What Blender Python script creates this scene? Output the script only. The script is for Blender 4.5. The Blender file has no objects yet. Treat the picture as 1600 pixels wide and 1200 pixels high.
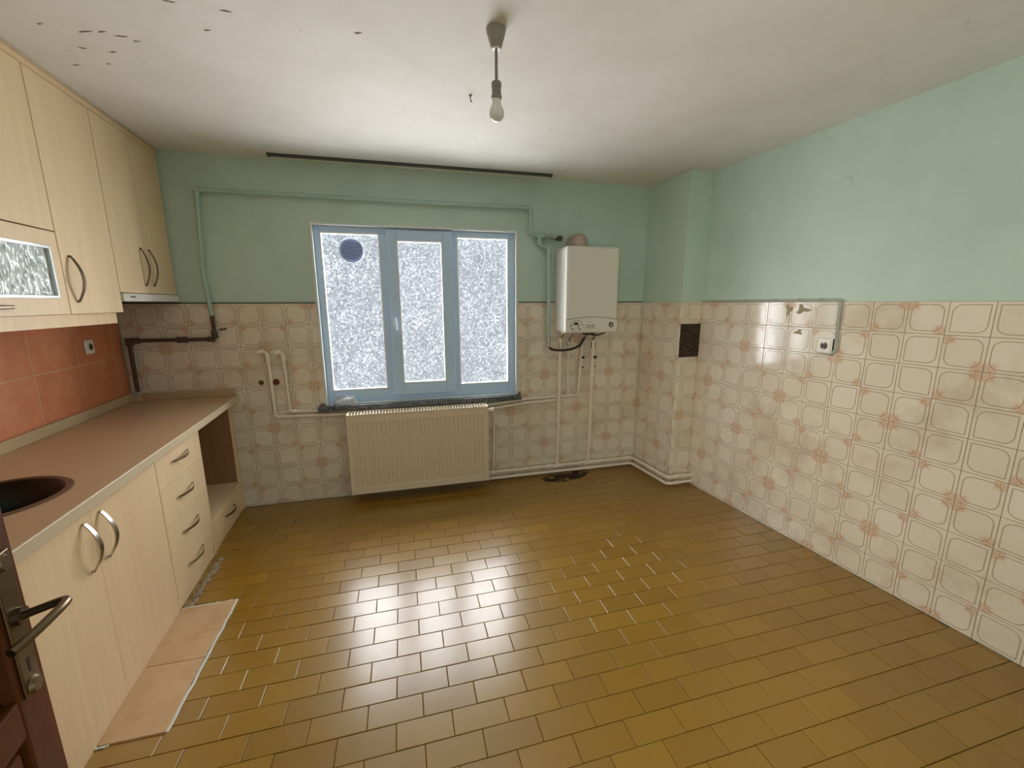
import bpy, math, random
from mathutils import Vector, Matrix

random.seed(7)
scene = bpy.context.scene
COL = scene.collection

# ------------------------------------------------------------------ camera, world, lights, exposure
CAM = Vector((1.09755, -3.27859, 1.49937))
FW = Vector((0.24963, 0.94893, -0.19289)); RT = Vector((0.96695, -0.25494, -0.00278)); UP = Vector((0.05181, 0.18582, 0.98122))
F_PX = 645.49
cd = bpy.data.cameras.new('camera'); cam = bpy.data.objects.new('camera', cd); COL.objects.link(cam)
cd.sensor_fit = 'HORIZONTAL'; cd.sensor_width = 36.0; cd.lens = F_PX / 1600 * 36.0; cd.clip_start = 0.02
cam.matrix_world = Matrix(((RT.x, UP.x, -FW.x, CAM.x), (RT.y, UP.y, -FW.y, CAM.y), (RT.z, UP.z, -FW.z, CAM.z), (0, 0, 0, 1)))
scene.camera = cam

wd = bpy.data.worlds.new('world'); scene.world = wd; wd.use_nodes = True
wd.node_tree.nodes['Background'].inputs[0].default_value = (0.86, 0.93, 1.0, 1)
wd.node_tree.nodes['Background'].inputs[1].default_value = 0.6

def area_light(name, loc, direction, sx, sy, power, color):
    ld = bpy.data.lights.new(name, 'AREA'); ld.shape = 'RECTANGLE'; ld.size = sx; ld.size_y = sy
    ld.energy = power; ld.color = color
    o = bpy.data.objects.new(name, ld); COL.objects.link(o); o.location = loc
    o.rotation_euler = Vector(direction).to_track_quat('-Z', 'Y').to_euler()
    return o
area_light('daylight_window', (1.26, 0.75, 1.45), (0, -1, 0), 2.4, 2.0, 440, (1.0, 0.99, 0.97))
area_light('hallway_fill', (-0.60, -4.50, 1.45), (0.80, 0.60, 0), 1.9, 2.0, 62, (1.0, 0.92, 0.81))  # added fill lamp outside the doorway, aimed to brighten the right wall

vs = scene.view_settings
vs.view_transform = 'Standard'; vs.look = 'None'; vs.gamma = 1.0; vs.use_curve_mapping = False; vs.exposure = 1.18

# ------------------------------------------------------------------ room constants
H = 2.445                       # ceiling height
S = 0.15                        # wall tile pitch
XR = 3.1448; DC = 0.4789        # back wall meets the pilaster at XR, pilaster depth
LA = 0.065; RA = 0.0821         # left and right walls are not square to the back wall
YF = -3.40                      # wall with the doorway, behind the camera
L0 = Vector((-0.69, 0, 0)); LU = Vector((math.sin(LA), -math.cos(LA), 0)); LV = Vector((math.cos(LA), math.sin(LA), 0))
R0 = Vector((3.3719, -DC, 0)); RU = Vector((math.sin(RA), -math.cos(RA), 0)); RV = Vector((-math.cos(RA), -math.sin(RA), 0))
PE = Vector((XR + DC * math.tan(RA), -DC, 0))    # front edge of the pilaster
ZV = Vector((0, 0, 1))
def LP(d, w, z=0.0): return L0 + LU * d + LV * w + ZV * z
def RP(d, w, z=0.0): return R0 + RU * d + RV * w + ZV * z

# ------------------------------------------------------------------ materials
def srgb(r, g, b):
    f = lambda c: (c / 255 / 12.92) if c / 255 <= 0.04045 else ((c / 255 + 0.055) / 1.055) ** 2.4
    return (f(r), f(g), f(b), 1)
class NT:
    """small helper around a node tree"""
    def __init__(s, name):
        s.m = bpy.data.materials.new(name); s.m.use_nodes = True; s.t = s.m.node_tree
        s.b = s.t.nodes['Principled BSDF']; s.out = s.t.nodes['Material Output']
    def n(s, typ, **kw):
        nd = s.t.nodes.new(typ)
        for k, v in kw.items(): setattr(nd, k, v)
        return nd
    def l(s, a, b): s.t.links.new(a, b)
    def inp(s, sock, v):
        if isinstance(v, (int, float, tuple, list)): sock.default_value = v
        else: s.l(v, sock)
    def math(s, op, a, b=0.0, clamp=False):
        nd = s.n('ShaderNodeMath', operation=op, use_clamp=clamp); s.inp(nd.inputs[0], a); s.inp(nd.inputs[1], b); return nd.outputs[0]
    def sstep(s, v, lo, hi, a=0.0, b=1.0):
        nd = s.n('ShaderNodeMapRange', interpolation_type='SMOOTHSTEP'); s.inp(nd.inputs[0], v)
        nd.inputs[1].default_value = lo; nd.inputs[2].default_value = hi; nd.inputs[3].default_value = a; nd.inputs[4].default_value = b
        return nd.outputs[0]
    def mix(s, fac, a, b, typ='MIX'):
        nd = s.n('ShaderNodeMix', data_type='RGBA', blend_type=typ); s.inp(nd.inputs[0], fac); s.inp(nd.inputs[6], a); s.inp(nd.inputs[7], b); return nd.outputs[2]
    def noise(s, vec, scale, detail=4, rough=0.55, out=0):
        nd = s.n('ShaderNodeTexNoise'); nd.inputs['Scale'].default_value = scale; nd.inputs['Detail'].default_value = detail
        nd.inputs['Roughness'].default_value = rough
        if vec is not None: s.l(vec, nd.inputs['Vector'])
        return nd.outputs[out]
    def voronoi(s, vec, scale, feature='F1', out='Distance'):
        nd = s.n('ShaderNodeTexVoronoi', feature=feature); nd.inputs['Scale'].default_value = scale
        if vec is not None: s.l(vec, nd.inputs['Vector'])
        return nd.outputs[out]
    def mapping(s, vec, scale=(1, 1, 1), loc=(0, 0, 0)):
        nd = s.n('ShaderNodeMapping'); s.l(vec, nd.inputs[0]); nd.inputs['Scale'].default_value = scale; nd.inputs['Location'].default_value = loc; return nd.outputs[0]
    def pos(s): return s.n('ShaderNodeNewGeometry').outputs['Position']
    def obj(s): return s.n('ShaderNodeTexCoord').outputs['Object']
    def uv(s): return s.n('ShaderNodeTexCoord').outputs['UV']
    def rnd(s): return s.n('ShaderNodeObjectInfo').outputs['Random']
    def bump(s, h, strength, dist=0.01):
        nd = s.n('ShaderNodeBump'); nd.inputs['Strength'].default_value = strength; nd.inputs['Distance'].default_value = dist
        s.l(h, nd.inputs['Height']); s.l(nd.outputs[0], s.b.inputs['Normal']); return nd
    def set(s, col=None, rough=None, metal=None, spec=None):
        if col is not None: s.inp(s.b.inputs['Base Color'], col)
        if rough is not None: s.inp(s.b.inputs['Roughness'], rough)
        if metal is not None: s.b.inputs['Metallic'].default_value = metal
        if spec is not None: s.b.inputs['Specular IOR Level'].default_value = spec
        return s.m
def simple(name, col, rough=0.5, metal=0.0, spec=0.5, var=0.06, scale=30.0, bump=0.0):
    t = NT(name); p = t.obj(); nz = t.noise(p, scale)
    lo = tuple(c * (1 - var) for c in col[:3]) + (1,); hi = tuple(min(1, c * (1 + var)) for c in col[:3]) + (1,)
    t.set(t.mix(nz, lo, hi), rough, metal, spec)
    if bump: t.bump(nz, bump, 0.002)
    return t.m

MT = {}
# painted walls: mint gloss paint with brush mottling
def mk_paint(name, col, col2):
    t = NT(name); p = t.pos()
    big = t.noise(p, 1.6, 5, 0.6); fine = t.noise(p, 90, 3)
    c = t.mix(t.sstep(big, 0.35, 0.7), col, col2)
    t.set(c, 0.55, 0, 0.35); t.bump(fine, 0.10, 0.003); return t.m
MT['mint'] = mk_paint('mint_wall_paint', srgb(198, 219, 204), srgb(188, 210, 195))
def mk_ceiling():
    t = NT('ceiling_paint'); p = t.pos()
    big = t.noise(p, 1.3, 6, 0.65); fine = t.noise(p, 60, 4); fl = t.noise(p, 7, 6, 0.7)
    c = t.mix(t.sstep(big, 0.3, 0.75), srgb(240, 236, 230), srgb(226, 221, 211))
    c = t.mix(t.sstep(fl, 0.66, 0.72, 0, 0.35), c, srgb(176, 170, 156))
    t.set(c, 0.7, 0, 0.25); t.bump(t.math('ADD', t.math('MULTIPLY', fine, 0.4), t.math('MULTIPLY', fl, 1.0)), 0.12, 0.004); return t.m
MT['ceil'] = mk_ceiling()
MT['grout'] = simple('dark_tile_grout', srgb(150, 128, 100), 0.9, var=0.2)
MT['fgrout'] = simple('floor_grout', srgb(96, 74, 36), 0.9, var=0.2)
MT['white_plaster'] = simple('white_plaster', srgb(222, 226, 222), 0.7, var=0.05)

def mk_walltile(name, flower):
    t = NT(name); uv = t.uv(); sx = t.n('ShaderNodeSeparateXYZ'); t.l(uv, sx.inputs[0])
    x = t.math('SUBTRACT', sx.outputs[0], 0.5); y = t.math('SUBTRACT', sx.outputs[1], 0.5)
    diag = t.math('GREATER_THAN', t.math('MULTIPLY', x, y), 0.0)
    ax = t.math('ABSOLUTE', x); ay = t.math('ABSOLUTE', y)
    hb = 0.405
    r = 0.225 if flower else t.math('SUBTRACT', 0.235, t.math('MULTIPLY', diag, 0.225))
    qx = t.math('ADD', t.math('SUBTRACT', ax, hb), r); qy = t.math('ADD', t.math('SUBTRACT', ay, hb), r)
    mx = t.math('MAXIMUM', qx, 0.0); my = t.math('MAXIMUM', qy, 0.0)
    ln = t.math('SQRT', t.math('ADD', t.math('MULTIPLY', mx, mx), t.math('MULTIPLY', my, my)))
    sd = t.math('SUBTRACT', t.math('ADD', ln, t.math('MINIMUM', t.math('MAXIMUM', qx, qy), 0.0)), r)
    line = t.sstep(t.math('ABSOLUTE', sd), 0.008, 0.020, 1.0, 0.0)
    rnd = t.rnd()
    base = t.mix(rnd, srgb(238, 228, 208), srgb(230, 218, 196))
    base = t.mix(t.sstep(sd, -0.02, 0.02, 0.0, 0.35), base, srgb(238, 227, 206))
    # soot and grease film with a ragged outline of its own
    dirt = t.noise(t.pos(), 2.3, 6, 0.7)
    base = t.mix(t.sstep(dirt, 0.46, 0.72, 0, 0.45), base, srgb(176, 152, 120))
    c = t.mix(t.math('MULTIPLY', line, 0.70), base, srgb(158, 134, 104))
    if flower:
        fx = t.math('SUBTRACT', ax, 0.375); fy = t.math('SUBTRACT', ay, 0.375)
        d = t.math('SQRT', t.math('ADD', t.math('MULTIPLY', fx, fx), t.math('MULTIPLY', fy, fy)))
        wob = t.noise(uv, 9, 3)
        d = t.math('ADD', d, t.math('MULTIPLY', t.math('SUBTRACT', wob, 0.5), 0.22))
        inside = t.math('MULTIPLY', t.sstep(d, 0.10, 0.17, 1, 0), diag)
        halo = t.math('MULTIPLY', t.sstep(d, 0.10, 0.24, 1, 0), diag)
        dots = t.sstep(t.voronoi(uv, 21), 0.28, 0.50, 1, 0)
        tone = t.mix(t.noise(uv, 13, 2), srgb(200, 134, 98), srgb(206, 160, 112))
        c = t.mix(t.math('MULTIPLY', halo, 0.28), c, srgb(206, 150, 104))
        c = t.mix(t.math('MULTIPLY', inside, t.math('ADD', t.math('MULTIPLY', dots, 0.66), 0.14)), c, tone)
    t.set(c, 0.10, 0, 0.5)
    t.bump(t.noise(t.pos(), 9, 2), 0.05, 0.01)
    return t.m
MT['tile_plain'] = mk_walltile('glazed_tile_plain', False)
MT['tile_flower'] = mk_walltile('glazed_tile_flower', True)

def mk_floortile():
    t = NT('ochre_floor_tile'); p = t.pos(); rnd = t.rnd()
    c = t.mix(rnd, srgb(158, 118, 26), srgb(146, 107, 22))
    c = t.mix(t.sstep(t.noise(p, 3.5, 6, 0.7), 0.45, 0.8, 0, 0.35), c, srgb(140, 104, 32))
    c = t.mix(t.sstep(t.noise(p, 120, 2), 0.62, 0.75, 0, 0.25), c, srgb(130, 98, 34))
    ro = t.sstep(t.noise(p, 26, 4), 0.3, 0.7, 0.30, 0.40)
    t.set(c, ro, 0, 0.5); t.b.inputs['Coat Weight'].default_value = 0.62; t.b.inputs['Coat Roughness'].default_value = 0.205; t.b.inputs['Coat IOR'].default_value = 1.7; t.bump(t.noise(p, 140, 3), 0.05, 0.003); return t.m
MT['floortile'] = mk_floortile()
def mk_patchtile():
    t = NT('pale_patch_tile'); p = t.pos()
    c = t.mix(t.sstep(t.noise(p, 6, 5, 0.7), 0.4, 0.8), srgb(214, 178, 136), srgb(190, 148, 106))
    t.set(c, 0.45, 0, 0.4); return t.m
MT['patch'] = mk_patchtile()
def mk_terracotta():
    t = NT('terracotta_tile'); p = t.pos()
    c = t.mix(t.sstep(t.noise(p, 9, 6, 0.7), 0.3, 0.75), srgb(212, 128, 84), srgb(226, 152, 110))
    c = t.mix(t.math('MULTIPLY', t.rnd(), 0.25), c, srgb(184, 106, 68))
    t.set(c, 0.42, 0, 0.4); t.bump(t.noise(p, 40, 4), 0.15, 0.003); return t.m
MT['terra'] = mk_terracotta()
MT['terra_grout'] = simple('pale_terracotta_grout', srgb(214, 178, 142), 0.85)
def mk_wood(name, a, b, rough=0.42, stretch=(26, 26, 1.2), bump=0.02, spec=0.4):
    t = NT(name); p = t.obj(); q = t.mapping(p, stretch)
    g = t.noise(q, 2.0, 6, 0.6); g2 = t.noise(t.mapping(p, (3, 3, 0.25)), 2.0, 3)
    c = t.mix(t.sstep(t.math('ADD', t.math('MULTIPLY', g, 0.55), t.math('MULTIPLY', g2, 0.45)), 0.32, 0.7), a, b)
    t.set(c, rough, 0, spec); t.bump(g, bump, 0.002); return t.m
MT['cab'] = mk_wood('pale_maple_laminate', srgb(242, 214, 174), srgb(233, 202, 160))
MT['cab_in'] = mk_wood('brown_board', srgb(156, 118, 82), srgb(140, 102, 70), 0.6)
MT['door'] = mk_wood('varnished_red_wood', srgb(96, 50, 20), srgb(72, 36, 13), 0.5, (30, 30, 1.4), 0.02, 0.15)
def mk_worktop():
    t = NT('brown_speckled_worktop'); p = t.obj()
    c = t.mix(t.noise(p, 160, 3), srgb(212, 178, 142), srgb(194, 158, 122))
    c = t.mix(t.sstep(t.noise(p, 4, 4), 0.4, 0.8, 0, 0.4), c, srgb(214, 182, 146))
    t.set(c, 0.38, 0, 0.45); return t.m
MT['worktop'] = mk_worktop()
MT['edge'] = simple('pale_worktop_edge', srgb(206, 186, 154), 0.4, var=0.1, scale=120)
MT['upstand'] = simple('beige_upstand', srgb(190, 166, 130), 0.35, var=0.12, scale=150)
MT['chrome'] = simple('brushed_nickel', srgb(190, 186, 178), 0.24, 1.0, var=0.03)
MT['dark_metal'] = simple('dark_bronze_metal', srgb(122, 104, 92), 0.32, 1.0)
MT['alu'] = simple('aluminium_strip', srgb(205, 208, 208), 0.3, 1.0)
MT['black'] = simple('black_enamel', srgb(22, 20, 20), 0.35)
MT['rubber'] = simple('black_rubber_hose', srgb(38, 36, 36), 0.5)
MT['sink_rim'] = simple('brown_sink_rim', srgb(112, 84, 66), 0.3)
MT['pvc'] = simple('blue_cast_white_pvc', srgb(196, 222, 250), 0.35, var=0.02)  # white plastic; the blue cast of the backlit frame is mixed into its colour
MT['bead'] = simple('pale_glazing_bead', srgb(238, 240, 238), 0.4, var=0.02)
MT['white'] = simple('white_enamel', srgb(230, 226, 214), 0.3, var=0.02)
MT['rad'] = simple('cream_radiator_enamel', srgb(228, 210, 182), 0.38, var=0.03)
MT['pipe'] = simple('cream_painted_pipe', srgb(242, 230, 210), 0.4, var=0.10, scale=14)
MT['pipe_mint'] = simple('mint_painted_pipe', srgb(172, 200, 184), 0.4, var=0.06, scale=14)
MT['grime'] = simple('sooty_brown_pipe', srgb(86, 68, 54), 0.6, var=0.35, scale=40, bump=0.4)
MT['brass'] = simple('old_brass', srgb(116, 100, 74), 0.38, 1.0, var=0.25)
MT['beige_flue'] = simple('beige_flue', srgb(186, 166, 146), 0.5)
MT['dark'] = simple('dark_plastic', srgb(40, 36, 32), 0.4)
MT['print'] = simple('grey_brown_print', srgb(84, 72, 62), 0.5)
MT['redcap'] = simple('dark_red_plastic', srgb(112, 34, 34), 0.4)
MT['socket'] = simple('ivory_plastic', srgb(246, 242, 230), 0.3, var=0.02)
MT['cable'] = simple('grey_painted_cable', srgb(170, 172, 158), 0.5)
MT['mortar'] = simple('grey_mortar', srgb(164, 148, 122), 0.95, var=0.35, scale=60, bump=0.6)
MT['debris'] = simple('dark_rubble', srgb(58, 44, 28), 0.9, var=0.5, scale=50, bump=0.6)
def mk_vent():
    t = NT('blue_grey_vent_plastic'); tl = t.n('ShaderNodeBsdfTranslucent'); tl.inputs[0].default_value = srgb(176, 184, 204)
    t.set(srgb(160, 172, 200), 0.4); mx = t.n('ShaderNodeMixShader'); mx.inputs[0].default_value = 0.16
    t.l(t.b.outputs[0], mx.inputs[1]); t.l(tl.outputs[0], mx.inputs[2]); t.l(mx.outputs[0], t.out.inputs['Surface']); return t.m
MT['vent_plastic'] = mk_vent()
MT['bulb'] = simple('opal_bulb', srgb(238, 234, 226), 0.25, var=0.01)
MT['lampholder'] = simple('grey_lampholder', srgb(140, 132, 124), 0.45)
MT['rose'] = simple('grey_ceiling_rose', srgb(160, 154, 140), 0.5)
MT['flake'] = simple('grey_paint_flake', srgb(196, 190, 176), 0.8)
MT['residue'] = simple('old_glue_residue', srgb(166, 152, 120), 0.8, var=0.2)
MT['rail'] = simple('dark_grey_rail', srgb(70, 74, 70), 0.5)
def mk_granite():
    t = NT('dark_granite'); p = t.obj(); v = t.noise(p, 130, 4, 0.7)
    t.set(t.mix(t.sstep(v, 0.42, 0.66), srgb(56, 58, 62), srgb(138, 142, 144)), 0.25, 0, 0.5); return t.m
MT['granite'] = mk_granite()
def mk_gauze():
    t = NT('rusty_wire_gauze'); p = t.obj(); v = t.voronoi(p, 150)
    t.set(t.mix(t.sstep(v, 0.25, 0.5), srgb(128, 104, 74), srgb(24, 18, 12)), 0.6, 0.3); t.bump(v, 0.8, 0.004); return t.m
MT['gauze'] = mk_gauze()
def mk_pane():
    # hammered obscure glass: light goes straight through the thin places, the ripples scatter it
    t = NT('hammered_obscure_glass'); p = t.obj()
    warp = t.noise(p, 6, 3, 0.5, 1)
    q = t.n('ShaderNodeVectorMath', operation='ADD'); t.l(p, q.inputs[0])
    sc = t.n('ShaderNodeVectorMath', operation='SCALE'); t.l(warp, sc.inputs[0]); sc.inputs['Scale'].default_value = 0.05; t.l(sc.outputs[0], q.inputs[1])
    v = t.n('ShaderNodeTexNoise'); v.inputs['Scale'].default_value = 74; v.inputs['Detail'].default_value = 3; v.inputs['Distortion'].default_value = 1.4
    t.l(q.outputs[0], v.inputs['Vector'])
    h = v.outputs[0]; big = t.noise(p, 5, 3)
    ridge = t.sstep(h, 0.44, 0.63); cloud = t.sstep(big, 0.3, 0.7, 0.70, 1.0)
    colr = t.mix(t.math('MULTIPLY', ridge, cloud), (0.275, 0.283, 0.294, 1), (0.80, 0.81, 0.82, 1))
    tr = t.n('ShaderNodeBsdfTransparent'); t.l(colr, tr.inputs[0])
    tl = t.n('ShaderNodeBsdfTranslucent'); tl.inputs[0].default_value = (0.9, 0.94, 1.0, 1)
    gl = t.n('ShaderNodeBsdfGlossy'); gl.inputs['Roughness'].default_value = 0.15
    bp = t.n('ShaderNodeBump'); bp.inputs['Strength'].default_value = 0.9; bp.inputs['Distance'].default_value = 0.006; t.l(h, bp.inputs['Height'])
    t.l(bp.outputs[0], tl.inputs['Normal']); t.l(bp.outputs[0], gl.inputs['Normal'])
    m1 = t.n('ShaderNodeMixShader'); m1.inputs[0].default_value = 0.012; t.l(tr.outputs[0], m1.inputs[1]); t.l(tl.outputs[0], m1.inputs[2])
    m2 = t.n('ShaderNodeMixShader'); m2.inputs[0].default_value = 0.05; t.l(m1.outputs[0], m2.inputs[1]); t.l(gl.outputs[0], m2.inputs[2])
    t.l(m2.outputs[0], t.out.inputs['Surface']); return t.m
MT['pane'] = mk_pane()
def mk_cabglass():
    t = NT('cathedral_cabinet_glass'); p = t.obj(); q = t.mapping(p, (1, 1, 0.55))
    v = t.voronoi(q, 55, 'SMOOTH_F1'); n2 = t.noise(q, 30, 3)
    c = t.mix(t.sstep(v, 0.15, 0.5), srgb(186, 196, 192), srgb(226, 232, 230))
    t.set(c, 0.08, 0, 0.8); t.bump(t.math('ADD', v, t.math('MULTIPLY', n2, 0.8)), 0.9, 0.012); return t.m
MT['cabglass'] = mk_cabglass()
def mk_bag():
    t = NT('clear_plastic_film'); p = t.obj()
    t.set((0.9, 0.93, 0.95, 1), 0.12, 0, 0.6); t.b.inputs['Transmission Weight'].default_value = 0.55; t.b.inputs['IOR'].default_value = 1.2
    t.bump(t.noise(p, 60, 4), 0.6, 0.01); return t.m
MT['bag'] = mk_bag()

# ------------------------------------------------------------------ mesh helpers
class MB:
    def __init__(s): s.v = []; s.f = []; s.u = []
    def add(s, vs_, fs, uvs=None):
        o = len(s.v); s.v += [tuple(p) for p in vs_]; s.f += [tuple(i + o for i in q) for q in fs]
        s.u += uvs if uvs else [(0.0, 0.0)] * len(vs_); return s
    def box(s, x0, x1, y0, y1, z0, z1):
        return s.add([(x0, y0, z0), (x1, y0, z0), (x1, y1, z0), (x0, y1, z0), (x0, y0, z1), (x1, y0, z1), (x1, y1, z1), (x0, y1, z1)],
                     [(0, 3, 2, 1), (4, 5, 6, 7), (0, 1, 5, 4), (1, 2, 6, 5), (2, 3, 7, 6), (3, 0, 4, 7)])
    def prism(s, poly, z0, z1):      # poly counter-clockwise in xy
        n = len(poly); v = [(x, y, z0) for x, y in poly] + [(x, y, z1) for x, y in poly]
        return s.add(v, [tuple(range(n - 1, -1, -1)), tuple(range(n, 2 * n))] + [(i, (i + 1) % n, n + (i + 1) % n, n + i) for i in range(n)])
    def slab(s, corners, nrm, th):   # polygon (list of Vectors) pushed along -nrm by th
        n = len(corners); a = [Vector(c) for c in corners]; b = [c - Vector(nrm) * th for c in a]
        return s.add(a + b, [tuple(range(n)), tuple(range(2 * n - 1, n - 1, -1))] + [(i, n + i, n + (i + 1) % n, (i + 1) % n) for i in range(n)])
    def sweep(s, pts, prof, closed=False, caps=True):   # prof: list of 2D points (or per-point list)
        pts = [Vector(p) for p in pts]; n = len(pts); m = len(prof)
        T = []
        for i in range(n):
            a = pts[max(i - 1, 0)]; b = pts[min(i + 1, n - 1)]; T.append((b - a).normalized())
        ref = Vector((0, 0, 1)) if abs(T[0].z) < 0.9 else Vector((1, 0, 0))
        N = (ref - T[0] * ref.dot(T[0])).normalized(); vs_ = []
        for i in range(n):
            N = (N - T[i] * N.dot(T[i])).normalized(); B = T[i].cross(N)
            vs_ += [pts[i] + N * p[0] + B * p[1] for p in prof]
        fs = [(i * m + j, i * m + (j + 1) % m, (i + 1) * m + (j + 1) % m, (i + 1) * m + j) for i in range(n - 1) for j in range(m)]
        if caps: fs += [tuple(range(m - 1, -1, -1)), tuple(range((n - 1) * m, n * m))]
        return s.add(vs_, fs)
    def tube(s, pts, r, seg=12, bend=0.03):
        return s.sweep(fillet(pts, bend), [(r * math.cos(2 * math.pi * k / seg), r * math.sin(2 * math.pi * k / seg)) for k in range(seg)])
    def cyl(s, a, b, r, seg=20, r2=None):
        a = Vector(a); b = Vector(b); d = (b - a).normalized(); ref = Vector((0, 0, 1)) if abs(d.z) < 0.9 else Vector((1, 0, 0))
        N = (ref - d * ref.dot(d)).normalized(); B = d.cross(N); r2 = r if r2 is None else r2; vs_ = []
        for p, rr in ((a, r), (b, r2)):
            vs_ += [p + N * rr * math.cos(2 * math.pi * k / seg) + B * rr * math.sin(2 * math.pi * k / seg) for k in range(seg)]
        return s.add(vs_, [tuple(range(seg - 1, -1, -1)), tuple(range(seg, 2 * seg))] + [(k, (k + 1) % seg, seg + (k + 1) % seg, seg + k) for k in range(seg)])
    def lathe(s, prof, c=(0, 0, 0), seg=32, axis='Z'):   # prof [(r, h)] bottom to top outside
        c = Vector(c); n = len(prof); vs_ = []
        for k in range(seg):
            a = 2 * math.pi * k / seg; ca, sa = math.cos(a), math.sin(a)
            for r, h in prof:
                q = Vector((r * ca, r * sa, h)) if axis == 'Z' else (Vector((r * ca, -h, r * sa)) if axis == '-Y' else Vector((h, r * ca, r * sa)))
                vs_.append(c + q)
        fs = [(k * n + i, ((k + 1) % seg) * n + i, ((k + 1) % seg) * n + i + 1, k * n + i + 1) for k in range(seg) for i in range(n - 1)]
        return s.add(vs_, fs)
    def mesh(s, name, smooth=None):
        me = bpy.data.meshes.new(name); me.from_pydata(s.v, [], s.f); me.update()
        if any(u != (0.0, 0.0) for u in s.u):
            ul = me.uv_layers.new(name='UVMap')
            for lp in me.loops: ul.data[lp.index].uv = s.u[lp.vertex_index]
        if smooth: me.shade_smooth(); me.set_sharp_from_angle(angle=math.radians(smooth))
        return me
    def build(s, name, mat, parent=None, smooth=None, bevel=0.0, fix=False):
        me = s.mesh(name, smooth)
        if fix:
            import bmesh
            bm = bmesh.new(); bm.from_mesh(me); bmesh.ops.recalc_face_normals(bm, faces=bm.faces); bm.to_mesh(me); bm.free()
        o = bpy.data.objects.new(name, me); COL.objects.link(o); me.materials.append(MT[mat] if isinstance(mat, str) else mat)
        if parent is not None: o.parent = parent
        if bevel:
            b = o.modifiers.new('Bevel', 'BEVEL'); b.width = bevel; b.segments = 2; b.limit_method = 'ANGLE'
        return o
def fillet(pts, r, n=6):
    pts = [Vector(p) for p in pts]
    if len(pts) < 3 or r <= 0: return pts
    out = [pts[0]]
    for i in range(1, len(pts) - 1):
        a, b, c = pts[i - 1], pts[i], pts[i + 1]
        d1 = a - b; d2 = c - b; rr = min(r, d1.length * 0.49, d2.length * 0.49)
        p = b + d1.normalized() * rr; q = b + d2.normalized() * rr
        for k in range(n + 1):
            u = k / n; out.append(p * (1 - u) ** 2 + b * 2 * u * (1 - u) + q * u * u)
    out.append(pts[-1]); return out
def tag(o, label=None, cat=None, group=None, kind=None):
    if label: o['label'] = label
    if cat: o['category'] = cat
    if group: o['group'] = group
    if kind: o['kind'] = kind
    return o
def thing(name, label, cat, loc=(0, 0, 0), rz=0.0, group=None, kind=None):
    o = bpy.data.objects.new(name, None); COL.objects.link(o); o.empty_display_size = 0.05
    o.location = loc; o.rotation_euler = (0, 0, rz); return tag(o, label, cat, group, kind)
LROT = LA - math.pi / 2
def lthing(name, label, cat, d, w=0.0, z=0.0, group=None):      # local x = along the left wall, y = out from it
    return thing(name, label, cat, LP(d, w, z), LROT, group)
RROT = math.pi / 2 + RA
def rthing(name, label, cat, d, w=0.0, z=0.0, group=None):      # local x = away from the camera along the right wall, y = into the room
    return thing(name, label, cat, RP(d, w, z), RROT, group)
def text_obj(txt, name, mat, parent, size, loc, rot, depth=0.0006, align='CENTER'):
    cu = bpy.data.curves.new('txt', 'FONT'); cu.body = txt; cu.size = size; cu.extrude = depth; cu.align_x = align; cu.align_y = 'CENTER'
    tmp = bpy.data.objects.new('txt', cu); COL.objects.link(tmp)
    me = bpy.data.meshes.new_from_object(tmp.evaluated_get(bpy.context.evaluated_depsgraph_get()))
    bpy.data.objects.remove(tmp); me.name = name; me.materials.clear(); me.materials.append(MT[mat])
    o = bpy.data.objects.new(name, me); COL.objects.link(o); o.parent = parent; o.location = loc; o.rotation_euler = rot; return o

# ------------------------------------------------------------------ room shell
TH = 0.2; TT = 0.006            # wall thickness, tile thickness (tile faces lie on the room planes)
WX0, WX1, WZ0, WZ1 = 0.508, 2.010, 0.742, 2.054      # window opening
XL = L0.x
m = MB()
for (a, b, c, d_) in ((XL - 0.15, WX0, -0.05, H), (WX1, XR + 0.45, -0.05, H), (WX0, WX1, WZ1, H), (WX0, WX1, -0.05, WZ0)):
    m.box(a, b, TT, TT + TH, c, d_)
wall_back = tag(m.build('wall_back', 'mint'), 'mint green painted wall with flower tiles around the window', None, None, 'structure')
m = MB()
a = LP(-0.06, -TT); b = LP(3.6, -TT)
m.slab([a - ZV * .05, a + ZV * H, b + ZV * H, b - ZV * .05][::-1], LV, TH)
wall_left = tag(m.build('wall_left', 'mint', fix=True), 'wall behind the kitchen cabinets with terracotta tiles', None, None, 'structure')
m = MB()
a = RP(-0.6, -TT); b = RP(3.15, -TT)
m.slab([a - ZV * .05, b - ZV * .05, b + ZV * H, a + ZV * H], RV, TH)
wall_right = tag(m.build('wall_right', 'mint', fix=True), 'long mint wall with white flower tiles on its lower half', None, None, 'structure')
m = MB()
pe = PE + Vector((TT, TT, 0))
m.prism([(XR + TT, TT - 0.001), (pe.x, pe.y), (R0.x + 0.1, pe.y), (R0.x + 0.1, TT - 0.001)], -0.05, H)
pil = tag(m.build('wall_pilaster', 'mint', fix=True), 'boxed pilaster in the far right corner with tiled lower half', None, None, 'structure')
DX0, DX1, DZ = 0.64, 1.56, 2.06                       # doorway behind the camera
m = MB()
for (a, b, c, d_) in ((-0.75, DX0, -0.05, H), (DX1, 3.85, -0.05, H), (DX0, DX1, DZ, H)):
    m.box(a, b, YF - 0.12, YF, c, d_)
tag(m.build('wall_front', 'mint'), 'wall with the doorway behind the camera', None, None, 'structure')
m = MB(); m.box(-1.0, 4.0, YF - 0.12, 0.2, H, H + 0.15)
ceiling = tag(m.build('ceiling', 'ceil'), 'off white painted ceiling with peeling spots', None, None, 'structure')
m = MB(); m.box(-1.0, 4.0, -6.2, 0.2, -0.12, -0.004)
floor = tag(m.build('floor', 'fgrout'), 'ochre brick bond tiled kitchen floor', None, None, 'structure')

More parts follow.
